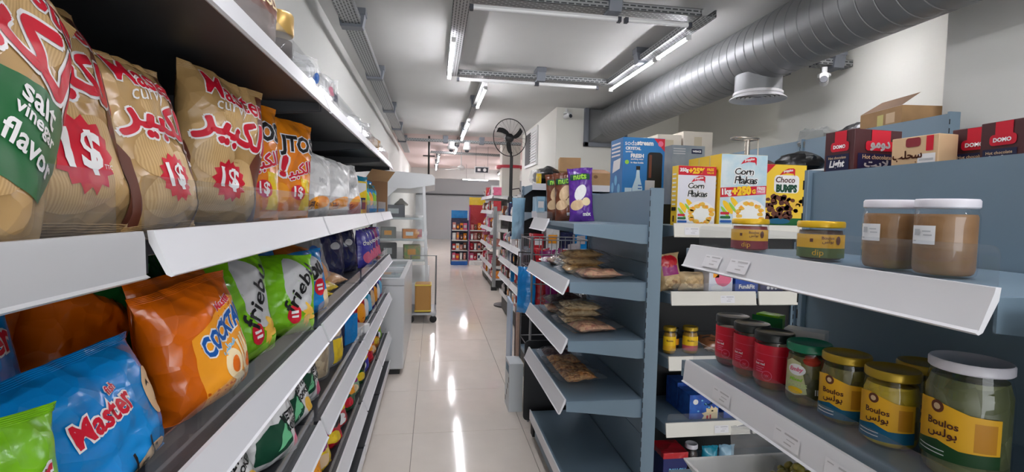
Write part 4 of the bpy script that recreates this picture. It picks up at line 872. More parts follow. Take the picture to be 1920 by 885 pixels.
# lower shelves of the cereal end
ZD = 1.0855
NUTB = chunky('pale_nuts', [(196, 160, 110), (222, 196, 150), (150, 110, 70)], 55)
o, S = bag('packet of oat clusters with red top on shelf below cereal', .13, .175, .08, film('oat', (200, 170, 126)), 211, (1.12, 2.255, ZD), (-6, -6, 10), nu=14, nv=16); decal(o, S, ell(-.01, .14, .05, .03), REDF, 'print'); decal(o, S, rect(-.05, .03, .075, .12), MAGENTA, 'print'); decal(o, S, ell(.0, .04, .05, .03), NUTB, 'oats_print')
o, S = bag('low packet of pale nuts on shelf below cereal', .14, .09, .07, film('oat2', (206, 180, 140)), 213, (1.215, 2.235, ZD), (-10, 0, 0), nu=14, nv=14); decal(o, S, ell(.0, .04, .05, .03), NUTB, 'nuts_print')
for k, (x, w, m, lb) in enumerate(((1.335, .12, WB, 'white muesli carton with fruit print'), (1.468, .118, mat('carton_royal', (26, 70, 160), rough=.4), 'royal blue snack bar carton'), (1.60, .12, mat('carton_indigo', (44, 42, 90), rough=.4), 'indigo bar carton beside the blue one'), (1.73, .12, mat('carton_ink', (30, 30, 46), rough=.4), 'black bar carton at right of the indigo one'))):
    o, F, Sd = carton(lb+' on shelf below cereal', w, .14, .16, m, (x, 2.255, ZD), 0)
    if k == 0: decal(o, F, blob(.01, .06, .04, .03, 2), I_PINK, 'fruit_print'); decal(o, F, rect(-.04, -.01, .07, .12), I_OR, 'print'); decal(o, F, ell(-.02, .02, .03, .015), WHITE, 'print', off=.002)
    if k == 1: text(o, F, 'Fun&Fit', 0, .028, .08, WHITE, bold=.04); decal(o, F, ell(.0, .09, .035, .03), I_BROWN, 'cookie_print'); decal(o, F, ell(0, .09, .02, .018), I_BEIGE, 'cookie_centre', off=.002)
    if k > 1: multi(o, F, [ell(-.02+.02*q, .022, .008, .008, 14) for q in range(3)], WHITE, 'dot_print'); decal(o, F, rect(-.05, .05, .04, .075), ink('lilac', (110, 96, 170)) if k == 2 else I_NAVY, 'band_print')
ZF = .7855
for k, (x, y, r, lb) in enumerate(((1.117, 2.24, .03, 'mustard jar with gold lid next to the upright'), (1.222, 2.24, .036, 'mustard jar with gold lid beside the brown packet'))):
    t = jar(lb+' on third cereal shelf', r, .128, (x, y, ZF), -20, mat('mustard_fill', (150, 70, 60) if k else (160, 120, 40), rough=.4), GOLD2, neck=.9, lidh=.016, fill=.85); wrap(t, r, 0, -1.3, 1.3, .04, .085, YEL); text(t, cyl_surf(r), 'Boulos', 0, .066, .03, I_CHOC, off=.0018); wrap(t, r, 0, -1.3, 1.3, .018, .042, ink('rose', (200, 90, 100)) if k else I_MUST, 'lower_label', off=.0009)
t = jar('small dark jar between the two mustard jars', .022, .11, (1.168, 2.29, ZF), -20, mat('dark_fill', (40, 26, 24), rough=.4), BLID, fill=.85); wrap(t, .022, 0, -1.3, 1.3, .03, .06, I_OR)
o, S = bag('brown flat packet lying on third cereal shelf', .13, .16, .05, film('kraft', (140, 90, 60)), 217, (1.345, 2.20, ZF+.024), (-80, 0, -10), nu=12, nv=12)
ZG = .4755
WAF = mat('wafer_blue', (26, 64, 150), rough=.4, col2=(40, 100, 190), vscale=26)
for k, (x, y) in enumerate(((1.285, 2.255), (1.285, 2.38), (1.462, 2.255), (1.462, 2.38))):
    o, F, Sd = carton(['blue wafer carton with cream splash, front left one', 'blue wafer carton behind the front left one', 'blue wafer carton with cream splash, front right one', 'blue wafer carton behind the front right one'][k], .15, .12, .118 if k % 2 == 0 else .135, WAF, (x, y, ZG), 0, group='blue wafer cartons')
    decal(o, F, [(-.01, .002), (.07, .002), (.07, .05), (.055, .06), (.05, .052), (.035, .066), (.03, .05), (.01, .054), (.012, .036), (-.012, .03), (.0, .018)], CREAM, 'cream_splash'); multi(o, F, [rect(.012, .022, .002, .018), rect(.028, .036, .002, .022)], RED, 'red_print', off=.0018, mx=.1); decal(o, F, ell(-.045, .085, .013, .013), WHITE, 'round_badge'); multi(o, F, [ell(-.03+.018*q, .04+.017*((q*7) % 4), .005, .004, 10) for q in range(5)], I_LBLUE, 'bubble_print', mx=.1); text(o, F, AR_LIGHT, .02, .075, .04, I_LBLUE, bold=.05)
ZH = .1605
o, F, Sd = carton('dark blue carton with red lid at the foot of the cereal end', .12, .13, .15, mat('carton_deepblue', (24, 34, 96), rough=.4), (1.145, 2.25, ZH), 0); MB().box(-.063, .063, -.068, .068, .135, .165).build('red_lid', REDF, o, bevel=.003); text(o, F, 'BALLOU', .01, .08, .08, I_LBLUE, bold=.05); decal(o, F, ell(.01, .05, .04, .02), I_BLUE, 'print')
t = jar('dark bottle with white cap at the foot of the cereal end', .034, .165, (1.27, 2.27, ZH), 0, mat('cola_fill', (40, 26, 24)), WLID, neck=.8, lidh=.02, fill=.86); t.name = 'bottle'; t['category'] = 'bottle'
for k, x in enumerate((1.36, 1.45)):
    o, S = bag(['light blue pouch beside the white capped bottle', 'pale blue pouch second from the white capped bottle'][k]+' at shelving foot', .085, .155, .06, TEAL if k == 0 else film('pale_blue', (150, 190, 214)), 221+k, (x, 2.26, ZH), (0, 0, 0), nu=12, nv=12)
# ------------------------------------------------------------------ packets of nuts beside the aisle
CF2 = clear('nut_film', haze=.05, rough=.07, bump=.9, bscale=30)
N_TAN = chunky('nuts_tan', [(190, 146, 90), (220, 182, 124), (156, 112, 64)], 50); N_PINK = chunky('nuts_pink', [(216, 150, 126), (232, 190, 150), (190, 118, 96)], 48); N_DARK = chunky('nuts_dark', [(74, 46, 48), (98, 64, 62), (50, 32, 34)], 55); N_PALE = chunky('nuts_pale', [(220, 188, 140), (234, 210, 170), (190, 150, 104)], 55); N_BAR = chunky('nut_bars', [(200, 130, 70), (226, 178, 124), (150, 86, 52)], 60)
def nutbag(label, loc, rz, m, w=.17, L=.28, t=.04, seed=0, pitch=0, roll=0):
    S = bag_shape(w*.9, L*.68, t*.92, seed, wr=.006); mb = MB(); mb.grid(lambda i, j: S((i-.5)*w*.9, j*L*.68, -1)+Vector((0, 0, L*.14)), 14, 14); mb.grid(lambda i, j: S((.5-i)*w*.9, j*L*.68, 1)+Vector((0, 0, L*.14)), 14, 14)
    S2 = bag_shape(w, L, t, seed+.5, wr=.007); f = MB(); f.grid(lambda i, j: S2((i-.5)*w, j*L, -1), 14, 18); f.grid(lambda i, j: S2((.5-i)*w, j*L, 1), 14, 18)
    o = thing('nut_packet', label, 'packet', loc, (R(-90+pitch), R(roll), R(rz)))
    mb.build('nuts', m, o, smooth=60, merge=.0004); f.build('clear_film', CF2, o, smooth=60, merge=.0004)
    return o
z2, z3, z4 = 1.1355, .8705, .5955
for k, (x, y, z, rz, m, lb) in enumerate(((.65, 2.30, z2+.022, -84, N_PINK, 'pinkish nut packet nearest on upper nut shelf'), (.62, 2.50, z2+.022, -95, N_TAN, 'tan nut packet at bottom of the three-high pile, upper nut shelf'), (.63, 2.52, z2+.056, -88, N_TAN, 'tan nut packet in middle of the pile on upper nut shelf'), (.64, 2.55, z2+.09, -82, N_TAN, 'tan nut packet on top of the pile, upper nut shelf'), (.67, 2.72, z2+.022, -92, N_PALE, 'pale nut packet under another by the back of the upper nut shelf'), (.67, 2.74, z2+.056, -86, N_TAN, 'tan nut packet on top by the back of the upper nut shelf'), (.63, 2.90, z2+.022, -90, N_PINK, 'pinkish nut packet at the far end of upper nut shelf'))):
    nutbag(lb, (x, y, z), rz, m, seed=301+k*1.7)
for k, (x, y, z, rz, m, lb, p) in enumerate(((.635, 2.33, z3+.022, -80, N_PINK, 'orange and pink nut packet at front of the middle nut shelf', 0), (.62, 2.52, z3+.022, -92, N_PALE, 'pale seed packet at the bottom of the middle shelf pile', 0), (.625, 2.53, z3+.056, -88, N_PALE, 'pale seed packet second in the middle shelf pile', 0), (.63, 2.55, z3+.09, -90, N_PALE, 'pale seed packet on top of the middle shelf pile', 0), (.675, 2.70, z3+.022, -84, N_PALE, 'pale seed packet under another toward back of middle nut shelf', 0), (.67, 2.71, z3+.056, -90, N_TAN, 'tan seed packet on top toward back of middle nut shelf', 0), (.61, 2.84, z3+.022, -94, N_PINK, 'rosy nut packet under the dark packet on middle nut shelf', 0), (.61, 2.82, z3+.064, -86, N_DARK, 'dark brown nut packet topmost on the middle nut shelf', 6))):
    nutbag(lb, (x, y, z), rz, m, seed=321+k*1.7, pitch=p, w=.175)
for k, (x, y, z, rz, m, lb) in enumerate(((.615, 2.44, z4+.024, -88, N_BAR, 'nut bar packet nearest on the lower nut shelf'), (.61, 2.58, z4+.024, -91, N_BAR, 'nut bar packet second on the lower nut shelf'), (.61, 2.72, z4+.024, -90, N_BAR, 'nut bar packet third on the lower nut shelf'), (.61, 2.87, z4+.024, -92, N_DARK, 'dark nut bar packet farthest on the lower nut shelf'))):
    nutbag(lb, (x, y, z), rz, m, seed=341+k*1.7, w=.14, L=.25, t=.045)
# tall popcorn-style pouches on the top nut shelf
zt = 1.3955
for k, (x, y, m, lb) in enumerate(((.70, 2.82, BROWN, 'brown snack pouch, farther of the brown pair on top nut shelf'), (.72, 2.70, BROWN, 'brown snack pouch beside the purple pouch'), (.775, 2.60, PURPLE, 'purple snack pouch on the top nut shelf'))):
    w, h = .135, .285 if k == 2 else .265
    o, S = bag(lb, w, h, .06, m, 351+k*2.1, (x, y, zt), (-3, -4, -25 if k < 2 else -18))
    decal(o, S, rrect(-.055, .055, h-.062, h-.03, .008), I_DG, 'green_banner'); decal(o, S, ell(0, .155, .03, .045, 20, -.5), WHITE if k == 2 else I_BEIGE, 'nut_print'); decal(o, S, ell(-.02, .09, .04, .028, 18, .3), I_BEIGE, 'nut_print'); decal(o, S, ell(.03, .105, .022, .022), CREAM, 'nut_print', off=.002); text(o, S, 'mix', .03, .04, .04, WHITE, bold=.05); text(o, S, 'nuts', 0, h-.046, .07, I_LIME, bold=.03)
# soda machine carton and grey carton behind the panel
zs = 1.4005
SODA = mat('carton_soda', (22, 118, 186), rough=.35, col2=(16, 100, 170), vscale=3)
o, F, Sd = carton('tall blue soda maker carton behind the nut shelving', .25, .20, .475, SODA, (1.175, 2.855, zs), 0)
text(o, F, 'soda', -.08, .443, .07, WHITE, bold=0); text(o, F, 'stream', .005, .443, .095, WHITE, bold=.05); text(o, F, 'CRYSTAL', -.065, .413, .09, WHITE, bold=.05); text(o, F, 'sparkling', -.09, .393, .04, WHITE); decal(o, F, [(.058, .473), (.124, .473), (.124, .40)], RED, 'red_corner', mx=.2); decal(o, F, ell(.098, .444, .016, .016), I_PINK, 'corner_badge', off=.002)
for q, (t1, b1) in enumerate((('FRESH', .05), ('sparkling water', .02), ('in glass bottle', .03))): text(o, F, t1, -.04, .372-.02*q, .075, WHITE, bold=b1)
decal(o, F, ell(-.1, .335, .012, .012), I_LIME, 'green_badge'); decal(o, F, rrect(.022, .112, .14, .395, .02), BLACK, 'machine_print', mx=.3); decal(o, F, rect(.032, .048, .25, .38), I_BROWN, 'machine_highlight', off=.0016, mx=.3); decal(o, F, rect(.012, .07, .12, .235), I_GREY, 'machine_base', off=.0016, mx=.3)
decal(o, F, [(-.062, .10), (-.005, .10), (-.003, .19), (-.02, .25), (-.024, .295), (-.04, .295), (-.044, .25), (-.064, .19)], I_SKY, 'bottle_print', mx=.3); decal(o, F, rect(-.044, -.02, .292, .314), BLACK, 'bottle_cap', off=.0016); multi(o, F, [rect(-.03, -.008, .13+.018*q, .136+.018*q) for q in range(5)], I_BLUE, 'bottle_marks', off=.0018, mx=.2); decal(o, F, rect(-.108, -.066, .12, .19), I_SKY, 'glass_print', mx=.3)
decal(o, Sd, [(-.06, .28), (.06, .30), (.07, .36), (-.045, .35)], WHITE, 'leaflet_print'); multi(o, Sd, [ell(x, y, .022, .03, 16) for x, y in ((.0, .235), (-.05, .195), (.05, .185))], I_LBLUE, 'round_print', mx=.2); multi(o, Sd, [rect(-.08, .06, .44-.022*q, .45-.022*q) for q in range(4)], WHITE, 'side_text', mx=.3)
o, F, Sd = carton('grey household carton with small navy badge behind the cereal boxes', .22, .15, .455, mat('carton_slate', (120, 132, 142), rough=.45, col2=(150, 156, 160), vscale=6), (1.56, 3.05, 1.42), 0)
decal(o, F, rect(.02, .09, .405, .435), I_NAVY, 'badge'); text(o, F, 'WENCE', .055, .42, .055, WHITE, bold=.05); decal(o, F, blob(-.02, .22, .05, .05, 4), I_BROWN, 'photo_print'); multi(o, F, [rect(-.1, -.02, .43-.015*q, .436-.015*q) for q in range(3)], I_GREY, 'small_print', mx=.2)
gondola('low shelving behind the cereal end holding the grey carton', (1.42, 3.2, 0), 0, .36, 1.40, [dict(z=1.419, d=.32, strip=0), dict(z=1.0, d=.32)], panel=M_BLACKP)
# chrome stand
CHR = mat('chrome', (200, 190, 180), rough=.2, metal=.9)
t = thing('display_stand', 'chrome pole stand with ring hook beyond the cereal boxes', 'stand', (2.0, 3.04, 0)); MB().lathe([(.12, 0), (.12, .01), (.03, .03), (.016, .05), (.016, 1.94)], 20).build('pole', CHR, t, smooth=40)
MB().tube([(.09*math.cos(a)-.02, .06*math.sin(a), 1.945) for a in [2*PI*i/24 for i in range(24)]], .006, 6, closed=True).build('ring', CHR, t, smooth=60); MB().tube([(.016, 0, 1.93), (.075, 0, 1.94), (.078, 0, 1.84)], .005, 6).build('hook', CHR, t)
# big beige cartons and things on the tall right shelving
BEIGE = mat('carton_pale', (190, 182, 168), rough=.7, var=.04)
for k, (x, y, w, d, h, lb) in enumerate(((2.50, 4.74, .30, .3, .50, 'tall beige carton at right on the end unit'), (2.21, 4.74, .24, .3, .46, 'beige carton at left on the end unit by the blue carton'))):
    o, F, Sd = carton(lb, w, d, h, BEIGE, (x, y, 1.7405), 0); decal(o, F, rect(-.04, .04, .02, h-.05), mat('tape', (176, 164, 140), rough=.4), 'tape', mx=.5)
zq = 1.8605
o, F, Sd = carton('brown open carton on top of the tall right shelving', .3, .34, .24, CARD, (2.80, 2.70, zq), -8); decal(o, Sd, rect(-.02, .03, .10, .21), ink('pale_tape', (214, 200, 120)), 'tape'); decal(o, Sd, rect(.05, .12, .15, .21), I_BEIGE, 'label'); multi(o, Sd, [rect(-.13, -.115, .07, .15), rect(-.10, -.085, .07, .15)], I_BROWN, 'arrow_print', mx=.3); MB().add([(-.15, -.17, .24), (-.15, .17, .24), (-.03, .15, .32), (-.03, -.15, .32)], [(0, 1, 2, 3)]).build('flap', CARDD, o)
carton('grey sided carton behind the brown one by the pillar', .15, .16, .23, mat('carton_grey', (140, 138, 132), rough=.7), (3.08, 2.68, zq), 0)
def lump(label, loc, rx, ry, rz_, m, seed, amp=.3, name='plastic_bag', cat='bag', n=18):
    mb = MB()
    def f(i, j):
        a = 2*PI*i; b = PI*j; d = Vector((math.cos(a)*math.sin(b), math.sin(a)*math.sin(b), -math.cos(b)))
        q = 1+amp*noise.noise(d*1.7+Vector((seed, 0, 0)))+amp*.6*noise.noise(d*4.5+Vector((0, seed, 0)))
        return Vector((d.x*rx*q, d.y*ry*q, max(0, rz_+d.z*rz_*q)))
    mb.grid(f, n, n//2+3); o = mb.build(name, m, None, smooth=35, merge=.0005); tag(o, label, cat); place(o, loc); return o
BAGB = mat('bin_bag', (22, 22, 24), rough=.28, bump=.8, bscale=18); BAGG = mat('grey_sheet', (120, 122, 120), rough=.5, bump=.6, bscale=14)
lump('black bag on top of the tall right shelving beside the carton', (2.78, 3.02, zq), .14, .12, .11, BAGB, 3.1)
lump('crumpled grey sheet at left of the black bag on tall shelving', (2.78, 3.36, zq), .16, .16, .12, BAGG, 5.2)
for k, (y, c, lb) in enumerate(((3.1, BAGB, 'black folded goods on upper right shelf, nearer'), (3.55, mat('dark_textile', (60, 40, 44), rough=.8, col2=(96, 70, 70), vscale=30), 'dark patterned goods on upper right shelf beside the cereal'), (3.9, BAGB, 'black folded goods on upper right shelf, farther'))):
    lump(lb, (2.42, y, 1.7205), .12, .17, .08, c, 7+k, .2, 'folded_goods', 'goods')
# bullet camera near the duct, camera on the middle wall, vent
def bullet(label, loc, rz):
    t = thing('security_camera', label, 'camera', loc, R(rz)); MB().lathe([(.045, 0), (.045, .015), (.02, .03), (.02, .07)], 16, (0, 0, 0)).build('mount', M_FIT, t, smooth=40); o = MB().lathe([(.028, -.06), (.032, -.05), (.032, .07), (.03, .075)], 18).build('body', M_FIT, t, smooth=40); o.rotation_euler = (R(80), 0, 0); o.location = (0, -.02, -.03); p = MB().lathe([(.001, 0), (.026, 0), (.026, .01)], 16).build('lens', M_CAP, t); p.rotation_euler = (R(80), 0, 0); p.location = (0, -.095, -.044); return t
bullet('white bullet camera on the middle wall under the ceiling', (1.83, 7.04, 2.82), 20)
bullet('white bullet camera below the duct near the right wall', (2.95, 3.55, 2.53), -40)
for k, (x, lb) in enumerate(((.31, 'left'), (.61, 'right'))):
    t = thing('dome_camera', 'white dome camera, %s one of the pair on the cross tray' % lb, 'camera', (x, 9.86, 2.59)); MB().lathe([(.06, .13), (.06, .06), (.075, .05), (.075, .0), (.05, -.02)], 20).build('body', M_FIT, t, smooth=40); MB().lathe([(.045, -.02), (.035, -.05), (.01, -.06)], 16).build('dome', M_CAP, t, smooth=50)
t = thing('louvre_vent', 'white louvred vent with dark window on the middle wall side', 'vent', (1.7, 8.9, 2.25))
box('frame', (-.03, -.002, -.55, .55, -.03, .62), M_FIT, t); box('dark_pane', (-.034, -.03, -.02, .5, .02, .57), M_BLACKP, t)
for k in range(12): MB().prism([(-.05, .02+.046*k), (-.032, .05+.046*k), (-.03, .05+.046*k), (-.03, .02+.046*k)], 'y', -.52, -.05).build('slat', M_WHST, t)
# standing fan
FB = mat('fan_black', (24, 24, 26), rough=.4)
t = thing('standing_fan', 'black standing fan with round wire cage', 'fan', (1.13, 7.52, 0)); MB().lathe([(.22, 0), (.22, .02), (.05, .05), (.028, .07), (.024, 2.25)], 20).build('pole', FB, t, smooth=40)
CX, CZ, CR = -.05, 2.50, .27
def fp(a, r, y): return (CX+r*math.cos(a)*.93, y+r*math.cos(a)*.25, CZ+r*math.sin(a))
MB().tube([fp(2*PI*i/40, CR, -.14) for i in range(40)], .007, 6, closed=True).build('cage_rim', FB, t, smooth=60)
mb = MB()
for i in range(24): mb.tube([fp(2*PI*i/24, CR, -.14), fp(2*PI*i/24, CR*.6, -.2), fp(2*PI*i/24, .05, -.215)], .0011, 4)
for i in range(12): mb.tube([fp(2*PI*i/12, CR, -.14), fp(2*PI*i/12, CR*.6, -.09), fp(2*PI*i/12, .05, -.08)], .0011, 4)
mb.build('cage_wires', FB, t)['kind'] = 'stuff'
for k in range(3):
    a0 = k*2*PI/3+2.2; mb = MB()
    mb.grid(lambda i, j: Vector(fp(a0+(i-.5)*(.75-.45*j)+.5*j, .05+.18*j, -.14+.03*(i-.5))), 6, 8); mb.build('blade', FB, t, smooth=60)
m_ = MB().lathe([(.02, -.05), (.065, -.03), (.07, .05), (.05, .1), (.01, .12)], 18).build('motor', FB, t, smooth=50); m_.rotation_euler = (R(-90), 0, 0); m_.location = (CX, -.08, CZ)
MB().bar((0, 0, 2.2), (CX, -.06, 2.5), .03, .03).build('neck', FB, t); MB().tube([(0, 0, 1.75), (.12, -.05, 1.77), (.14, -.05, 1.72)], .008, 6).build('bracket', FB, t); MB().lathe([(.04, 1.5), (.045, 1.53), (.045, 1.62), (.03, 1.65)], 14).build('clamp', FB, t, smooth=40)

# ------------------------------------------------------------------ freezer, open fridge, trolley on the left
WHP = mat('appliance_white', (208, 210, 212), rough=.3, coat=.2); GLS = clear('freezer_glass', (.92, .95, .95), haze=.06)
t = thing('chest_freezer', 'white chest freezer with sliding glass lids beside the left shelving', 'freezer', (-.545, 5.2, 0))
MB().box(-.30, .305, -.8, .8, .05, .78).build('body', WHP, t, bevel=.012); box('plinth', (-.27, .27, -.77, .77, 0, .05), M_BLACKP, t)
mb = MB()
for d in ((-.30, .305, -.8, -.755, .78, .84), (-.30, .305, .755, .8, .78, .84), (-.30, -.255, -.755, .755, .78, .84), (.26, .305, -.755, .755, .78, .84), (-.255, .26, -.02, .02, .8, .845)): mb.box(*d)
mb.build('lid_frame', WHP, t, bevel=.004)
for y0, y1, z in ((-.755, .02, .815), (-.02, .755, .825)): MB().box(-.255, .26, y0, y1, z, z+.005).build('glass_lid', GLS, t)
MB().box(-.25, .25, -.75, .75, .781, .79).build('frosty_contents', chunky('frozen_goods', [(150, 170, 180), (200, 206, 206), (120, 140, 160), (190, 150, 140)], 9, .2), t)
t = thing('open_fridge', 'tall white open-front display fridge behind the chest freezer', 'fridge', (-.42, 7.0, 0))
box('back_wall', (-.39, -.34, 0, 2.2, .1, 1.95), WHP, t); box('base_tub', (-.39, .36, 0, 2.2, .03, .42), WHP, t, bevel=.02); box('kick_plate', (-.36, .33, .02, 2.18, 0, .03), M_BLACKP, t)
MB().prism([(-.39, 1.70), (.10, 1.70), (.43, 1.76), (.43, 1.86), (.38, 1.90), (-.39, 1.95)], 'y', -.02, 2.22).build('canopy', WHP, t, bevel=.006)
MB().prism([(-.39, 1.72), (-.05, 1.72), (-.39, 1.40)], 'y', -.018, .02).build('side_brace', WHP, t, bevel=.003)
MB().prism([(.32, .42), (.36, .42), (.30, 1.74), (.26, 1.74)], 'y', -.015, .015).build('front_post', WHP, t, bevel=.003)
MB().prism([(-.34, .42), (.33, .42), (.27, 1.72), (-.34, 1.72)], 'y', -.006, .002).build('side_glass', GLS, t)
for z, x1 in ((1.31, .27), (1.02, .30), (.74, .31)):
    sh = MB().box(-.34, x1, .02, 2.18, z-.03, z).build('shelf', WHP, t, bevel=.004); MB().box(x1, x1+.01, .02, 2.18, z-.045, z+.012).build('price_strip', M_STRIP, sh)
fz = [(-.55, 7.25, 1.3105, .28, .2, .17, mat('slicer_dark', (70, 66, 78), rough=.4), 'dark slicing machine body on the upper fridge shelf', 'machine'), (-.33, 7.2, 1.0205, .2, .16, .13, ORANGE, 'orange packet box tilted on middle fridge shelf', 'box'), (-.62, 7.2, 1.0205, .2, .16, .15, mat('carton_grey', (140, 138, 132), rough=.7), 'grey box beside the orange one on middle fridge shelf', 'box'), (-.30, 7.2, .7405, .22, .2, .19, mat('carton_salad', (190, 160, 90), rough=.5, col2=(120, 160, 70), vscale=20), 'orange and green food carton on lower fridge shelf', 'box'), (-.62, 7.2, .7405, .22, .2, .21, M_BLACKP, 'black crate on lower fridge shelf', 'crate'), (-.25, 7.65, 1.0205, .14, .2, .11, REDF, 'red printed packet box farther on middle fridge shelf', 'box')]
for x, y, z, w, d, h, m, lb, c in fz:
    o, F, Sd = carton(lb, w, d, h, m, (x, y, z), 8, name='fridge_item', cat=c); decal(o, F, rect(-w*.3, w*.2, h*.3, h*.7), WHITE if m is ORANGE else I_OR if c != 'machine' and m is not M_BLACKP else I_GREY, 'print')
MB().lathe([(.09, 0), (.1, .02), (.03, .08), (.02, .1)], 18, (.1, .05, .16)).build('blade_guard', CHR, bpy.data.objects['fridge_item'], smooth=40)
t = thing('trolley', 'low steel trolley on castors in front of the fridge', 'trolley', (-.10, 6.62, 0)); mb = MB()
for a, b in (((-.2, -.24, .12), (.14, -.24, .12)), ((.14, -.24, .12), (.14, .34, .12)), ((.14, .34, .12), (-.2, .34, .12)), ((-.2, .34, .12), (-.2, -.24, .12))): mb.bar(a, b, .02, .025)
mb.build('base_frame', M_STEEL, t); box('deck', (-.19, .13, -.23, .33, .125, .133), M_STEEL, t); MB().tube([(.14, .34, .12), (.14, .34, .8), (-.2, .34, .8), (-.2, .34, .12)], .012, 8).build('push_handle', M_STEEL, t)
for x, y in ((-.17, -.2), (.11, -.2), (-.17, .30), (.11, .30)):
    w_ = MB().lathe([(.02, -.014), (.045, -.012), (.045, .012), (.02, .014)], 14).build('castor', M_BLACKP, t, smooth=40); w_.rotation_euler = (R(90), 0, 0); w_.location = (x, y, .0455)
    box('fork', (x-.02, x+.02, y-.02, y+.02, .085, .12), M_STEEL, t)
o, F, Sd = carton('yellow brown plastic crate box standing on the trolley', .2, .25, .36, mat('crate_amber', (176, 128, 60), rough=.5), (-.12, 6.52, .1335), 0, bevel=.02); MB().box(-.103, .103, -.128, .128, .335, .352).build('rim', mat('crate_yellow', (214, 190, 70), rough=.5), o, bevel=.004); MB().box(-.103, .103, -.128, .128, .01, .03).build('foot_rim', MATS['crate_yellow'], o, bevel=.004)

# ------------------------------------------------------------------ shelving and goods down the aisle on the right
def stock(prefix, where, x, y, z, ux, uy, n, step, pal, rz, h0=.12, h1=.2, w=.1, d=.09, seed=0, group=None):
    rn = random.Random(seed)
    for k in range(n):
        m, cn = pal[k % len(pal)]; h = rn.uniform(h0, h1); ww = w*rn.uniform(.75, 1.1)
        lb = '%s %s, %s %s' % (cn, prefix, ['first', 'second', 'third', 'fourth', 'fifth', 'sixth', 'seventh', 'eighth', 'ninth', 'tenth'][k], where)
        pos = (x+ux*step*k, y+uy*step*k, z+.0005)
        if rn.random() < .45:
            o, S = bag(lb, ww, h, d*.7, m, seed*3.1+k, pos, (0, 0, rz), nu=8, nv=8, name='packet', cat='packet', crimp=False, group=group); decal(o, S, ell(0, h*.5, ww*.3, h*.2, 10), WHITE, 'print', mx=0)
        else:
            o, F, Sd = carton(lb, ww, d, h, m, pos, rz, name='goods_box', group=group); decal(o, F, rect(-ww*.35, ww*.35, h*.3, h*.7), (WHITE, I_OR, I_NAVY, I_GREY)[k % 4], 'print', mx=0)
P1 = [(REDF, 'red'), (WHITEF, 'white'), (NAVY, 'navy'), (BLUE, 'blue'), (film('silver', (170, 174, 180)), 'silver'), (BROWN, 'brown'), (PINKF, 'pink'), (M_BLACKP, 'black')]
P2 = [(PINKF, 'pink'), (REDF, 'red'), (WHITEF, 'white'), (film('salmon', (206, 140, 130)), 'salmon'), (BROWN, 'brown'), (ORANGE, 'orange')]
A_ = gondola('blue-grey end unit with bin bag and brown cartons on top', (.84, 4.84, 0), 0, .78, 1.675, [dict(z=1.675, d=.44, tilt=.004, sh=.04), dict(z=1.43, d=.44, tilt=.004, sh=.04), dict(z=1.1, d=.44, tilt=.01, sh=.04), dict(z=.75, d=.44, sh=.04)], panel=M_BLACKP)
zA = 1.6755
lump('shiny black bin bag on top of the end unit', (1.02, 4.58, zA), .13, .13, .085, BAGB, 11.3, .3)
lump('clear plastic wrap beside the bin bag', (.90, 4.50, zA), .05, .10, .07, clear('clear_film', haze=.22), 12.7, .4)
carton('small lime yellow box in front of the bin bag', .04, .03, .10, YELF, (.915, 4.435, zA), 10)
o, F, Sd = carton('tall brown carton on top of the end unit', .19, .2, .26, CARD, (1.235, 4.60, zA), -10, name='cardboard_box'); decal(o, F, rect(.01, .06, .02, .08), ink('orange_red', (200, 80, 40)), 'print'); decal(o, F, rect(-.095, .095, .125, .135), CARDD, 'tape')
o, F, Sd = carton('low brown carton on the right of the end unit top', .27, .22, .125, CARD, (1.465, 4.56, zA), 0, name='cardboard_box'); decal(o, F, ell(-.02, .09, .02, .015), CARDD, 'print'); MB().add([(-.135, -.11, .125), (.135, -.11, .125), (.10, .0, .165), (-.10, .0, .165)], [(0, 1, 2, 3)]).build('flap', CARDD, o)
stock('tissue carton', 'from the left on end unit shelf', .93, 4.48, 1.43, 1, 0, 3, .085, [(film('pale_blue', (150, 190, 214)), 'pale blue'), (film('ice', (176, 206, 226)), 'ice blue'), (film('sky2', (160, 196, 224)), 'sky blue')], 0, .14, .145, .08, .2, 401)
carton('small white carton with orange corners on end unit shelf', .12, .1, .055, M_WHST, (1.23, 4.48, 1.4305), 0)
stock('appliance carton', 'from the nut shelving on the end unit', 1.36, 4.5, 1.43, 1, 0, 2, .13, [(WHITEF, 'white'), (film('silver', (170, 174, 180)), 'silver')], 0, .13, .17, .11, .2, 402)
stock('goods pack', 'on lower shelf of the end unit', .92, 4.5, 1.1, 1, 0, 5, .13, P1, 0, .12, .2, .11, .2, 403)
o, S = bag('tall light blue film roll pack hanging at end unit corner', .13, .38, .07, film('pale_blue', (150, 190, 214)), 405, (.77, 4.62, 1.18), (0, 0, 10)); box('hang_peg', (-.01, .065, -.005, .01, .36, .385), CHR, o)
# wire basket stand with red goods, blue bag, panels
t = thing('wire_basket_stand', 'grey wire basket stand of red goods just past nut shelving', 'basket stand', (.86, 3.55, 0)); mb = MB()
for z in (.25, .5, .75, .95, 1.05, 1.15, 1.25): mb.tube([(-.2, -.2, z), (.2, -.2, z), (.2, .2, z), (-.2, .2, z)], .004, 5, closed=True)
for i in range(7):
    q = -.2+.4*i/6
    mb.tube([(q, -.2, .75), (q, -.2, 1.25)], .003, 4); mb.tube([(-.2, q, .75), (-.2, q, 1.25)], .003, 4); mb.tube([(q, .2, .75), (q, .2, 1.25)], .003, 4)
mb.build('wire_mesh', M_STEEL, t)['kind'] = 'stuff'
for x in (-.2, .2):
    for y in (-.2, .2): MB().tube([(x, y, 0), (x, y, 1.27)], .009, 6).build('leg', M_STEEL, t)
MB().box(-.198, .198, -.198, .198, .75, .755).build('basket_floor', M_STEEL, t); MB().box(-.198, .198, -.198, .198, .25, .255).build('lower_floor', M_STEEL, t)
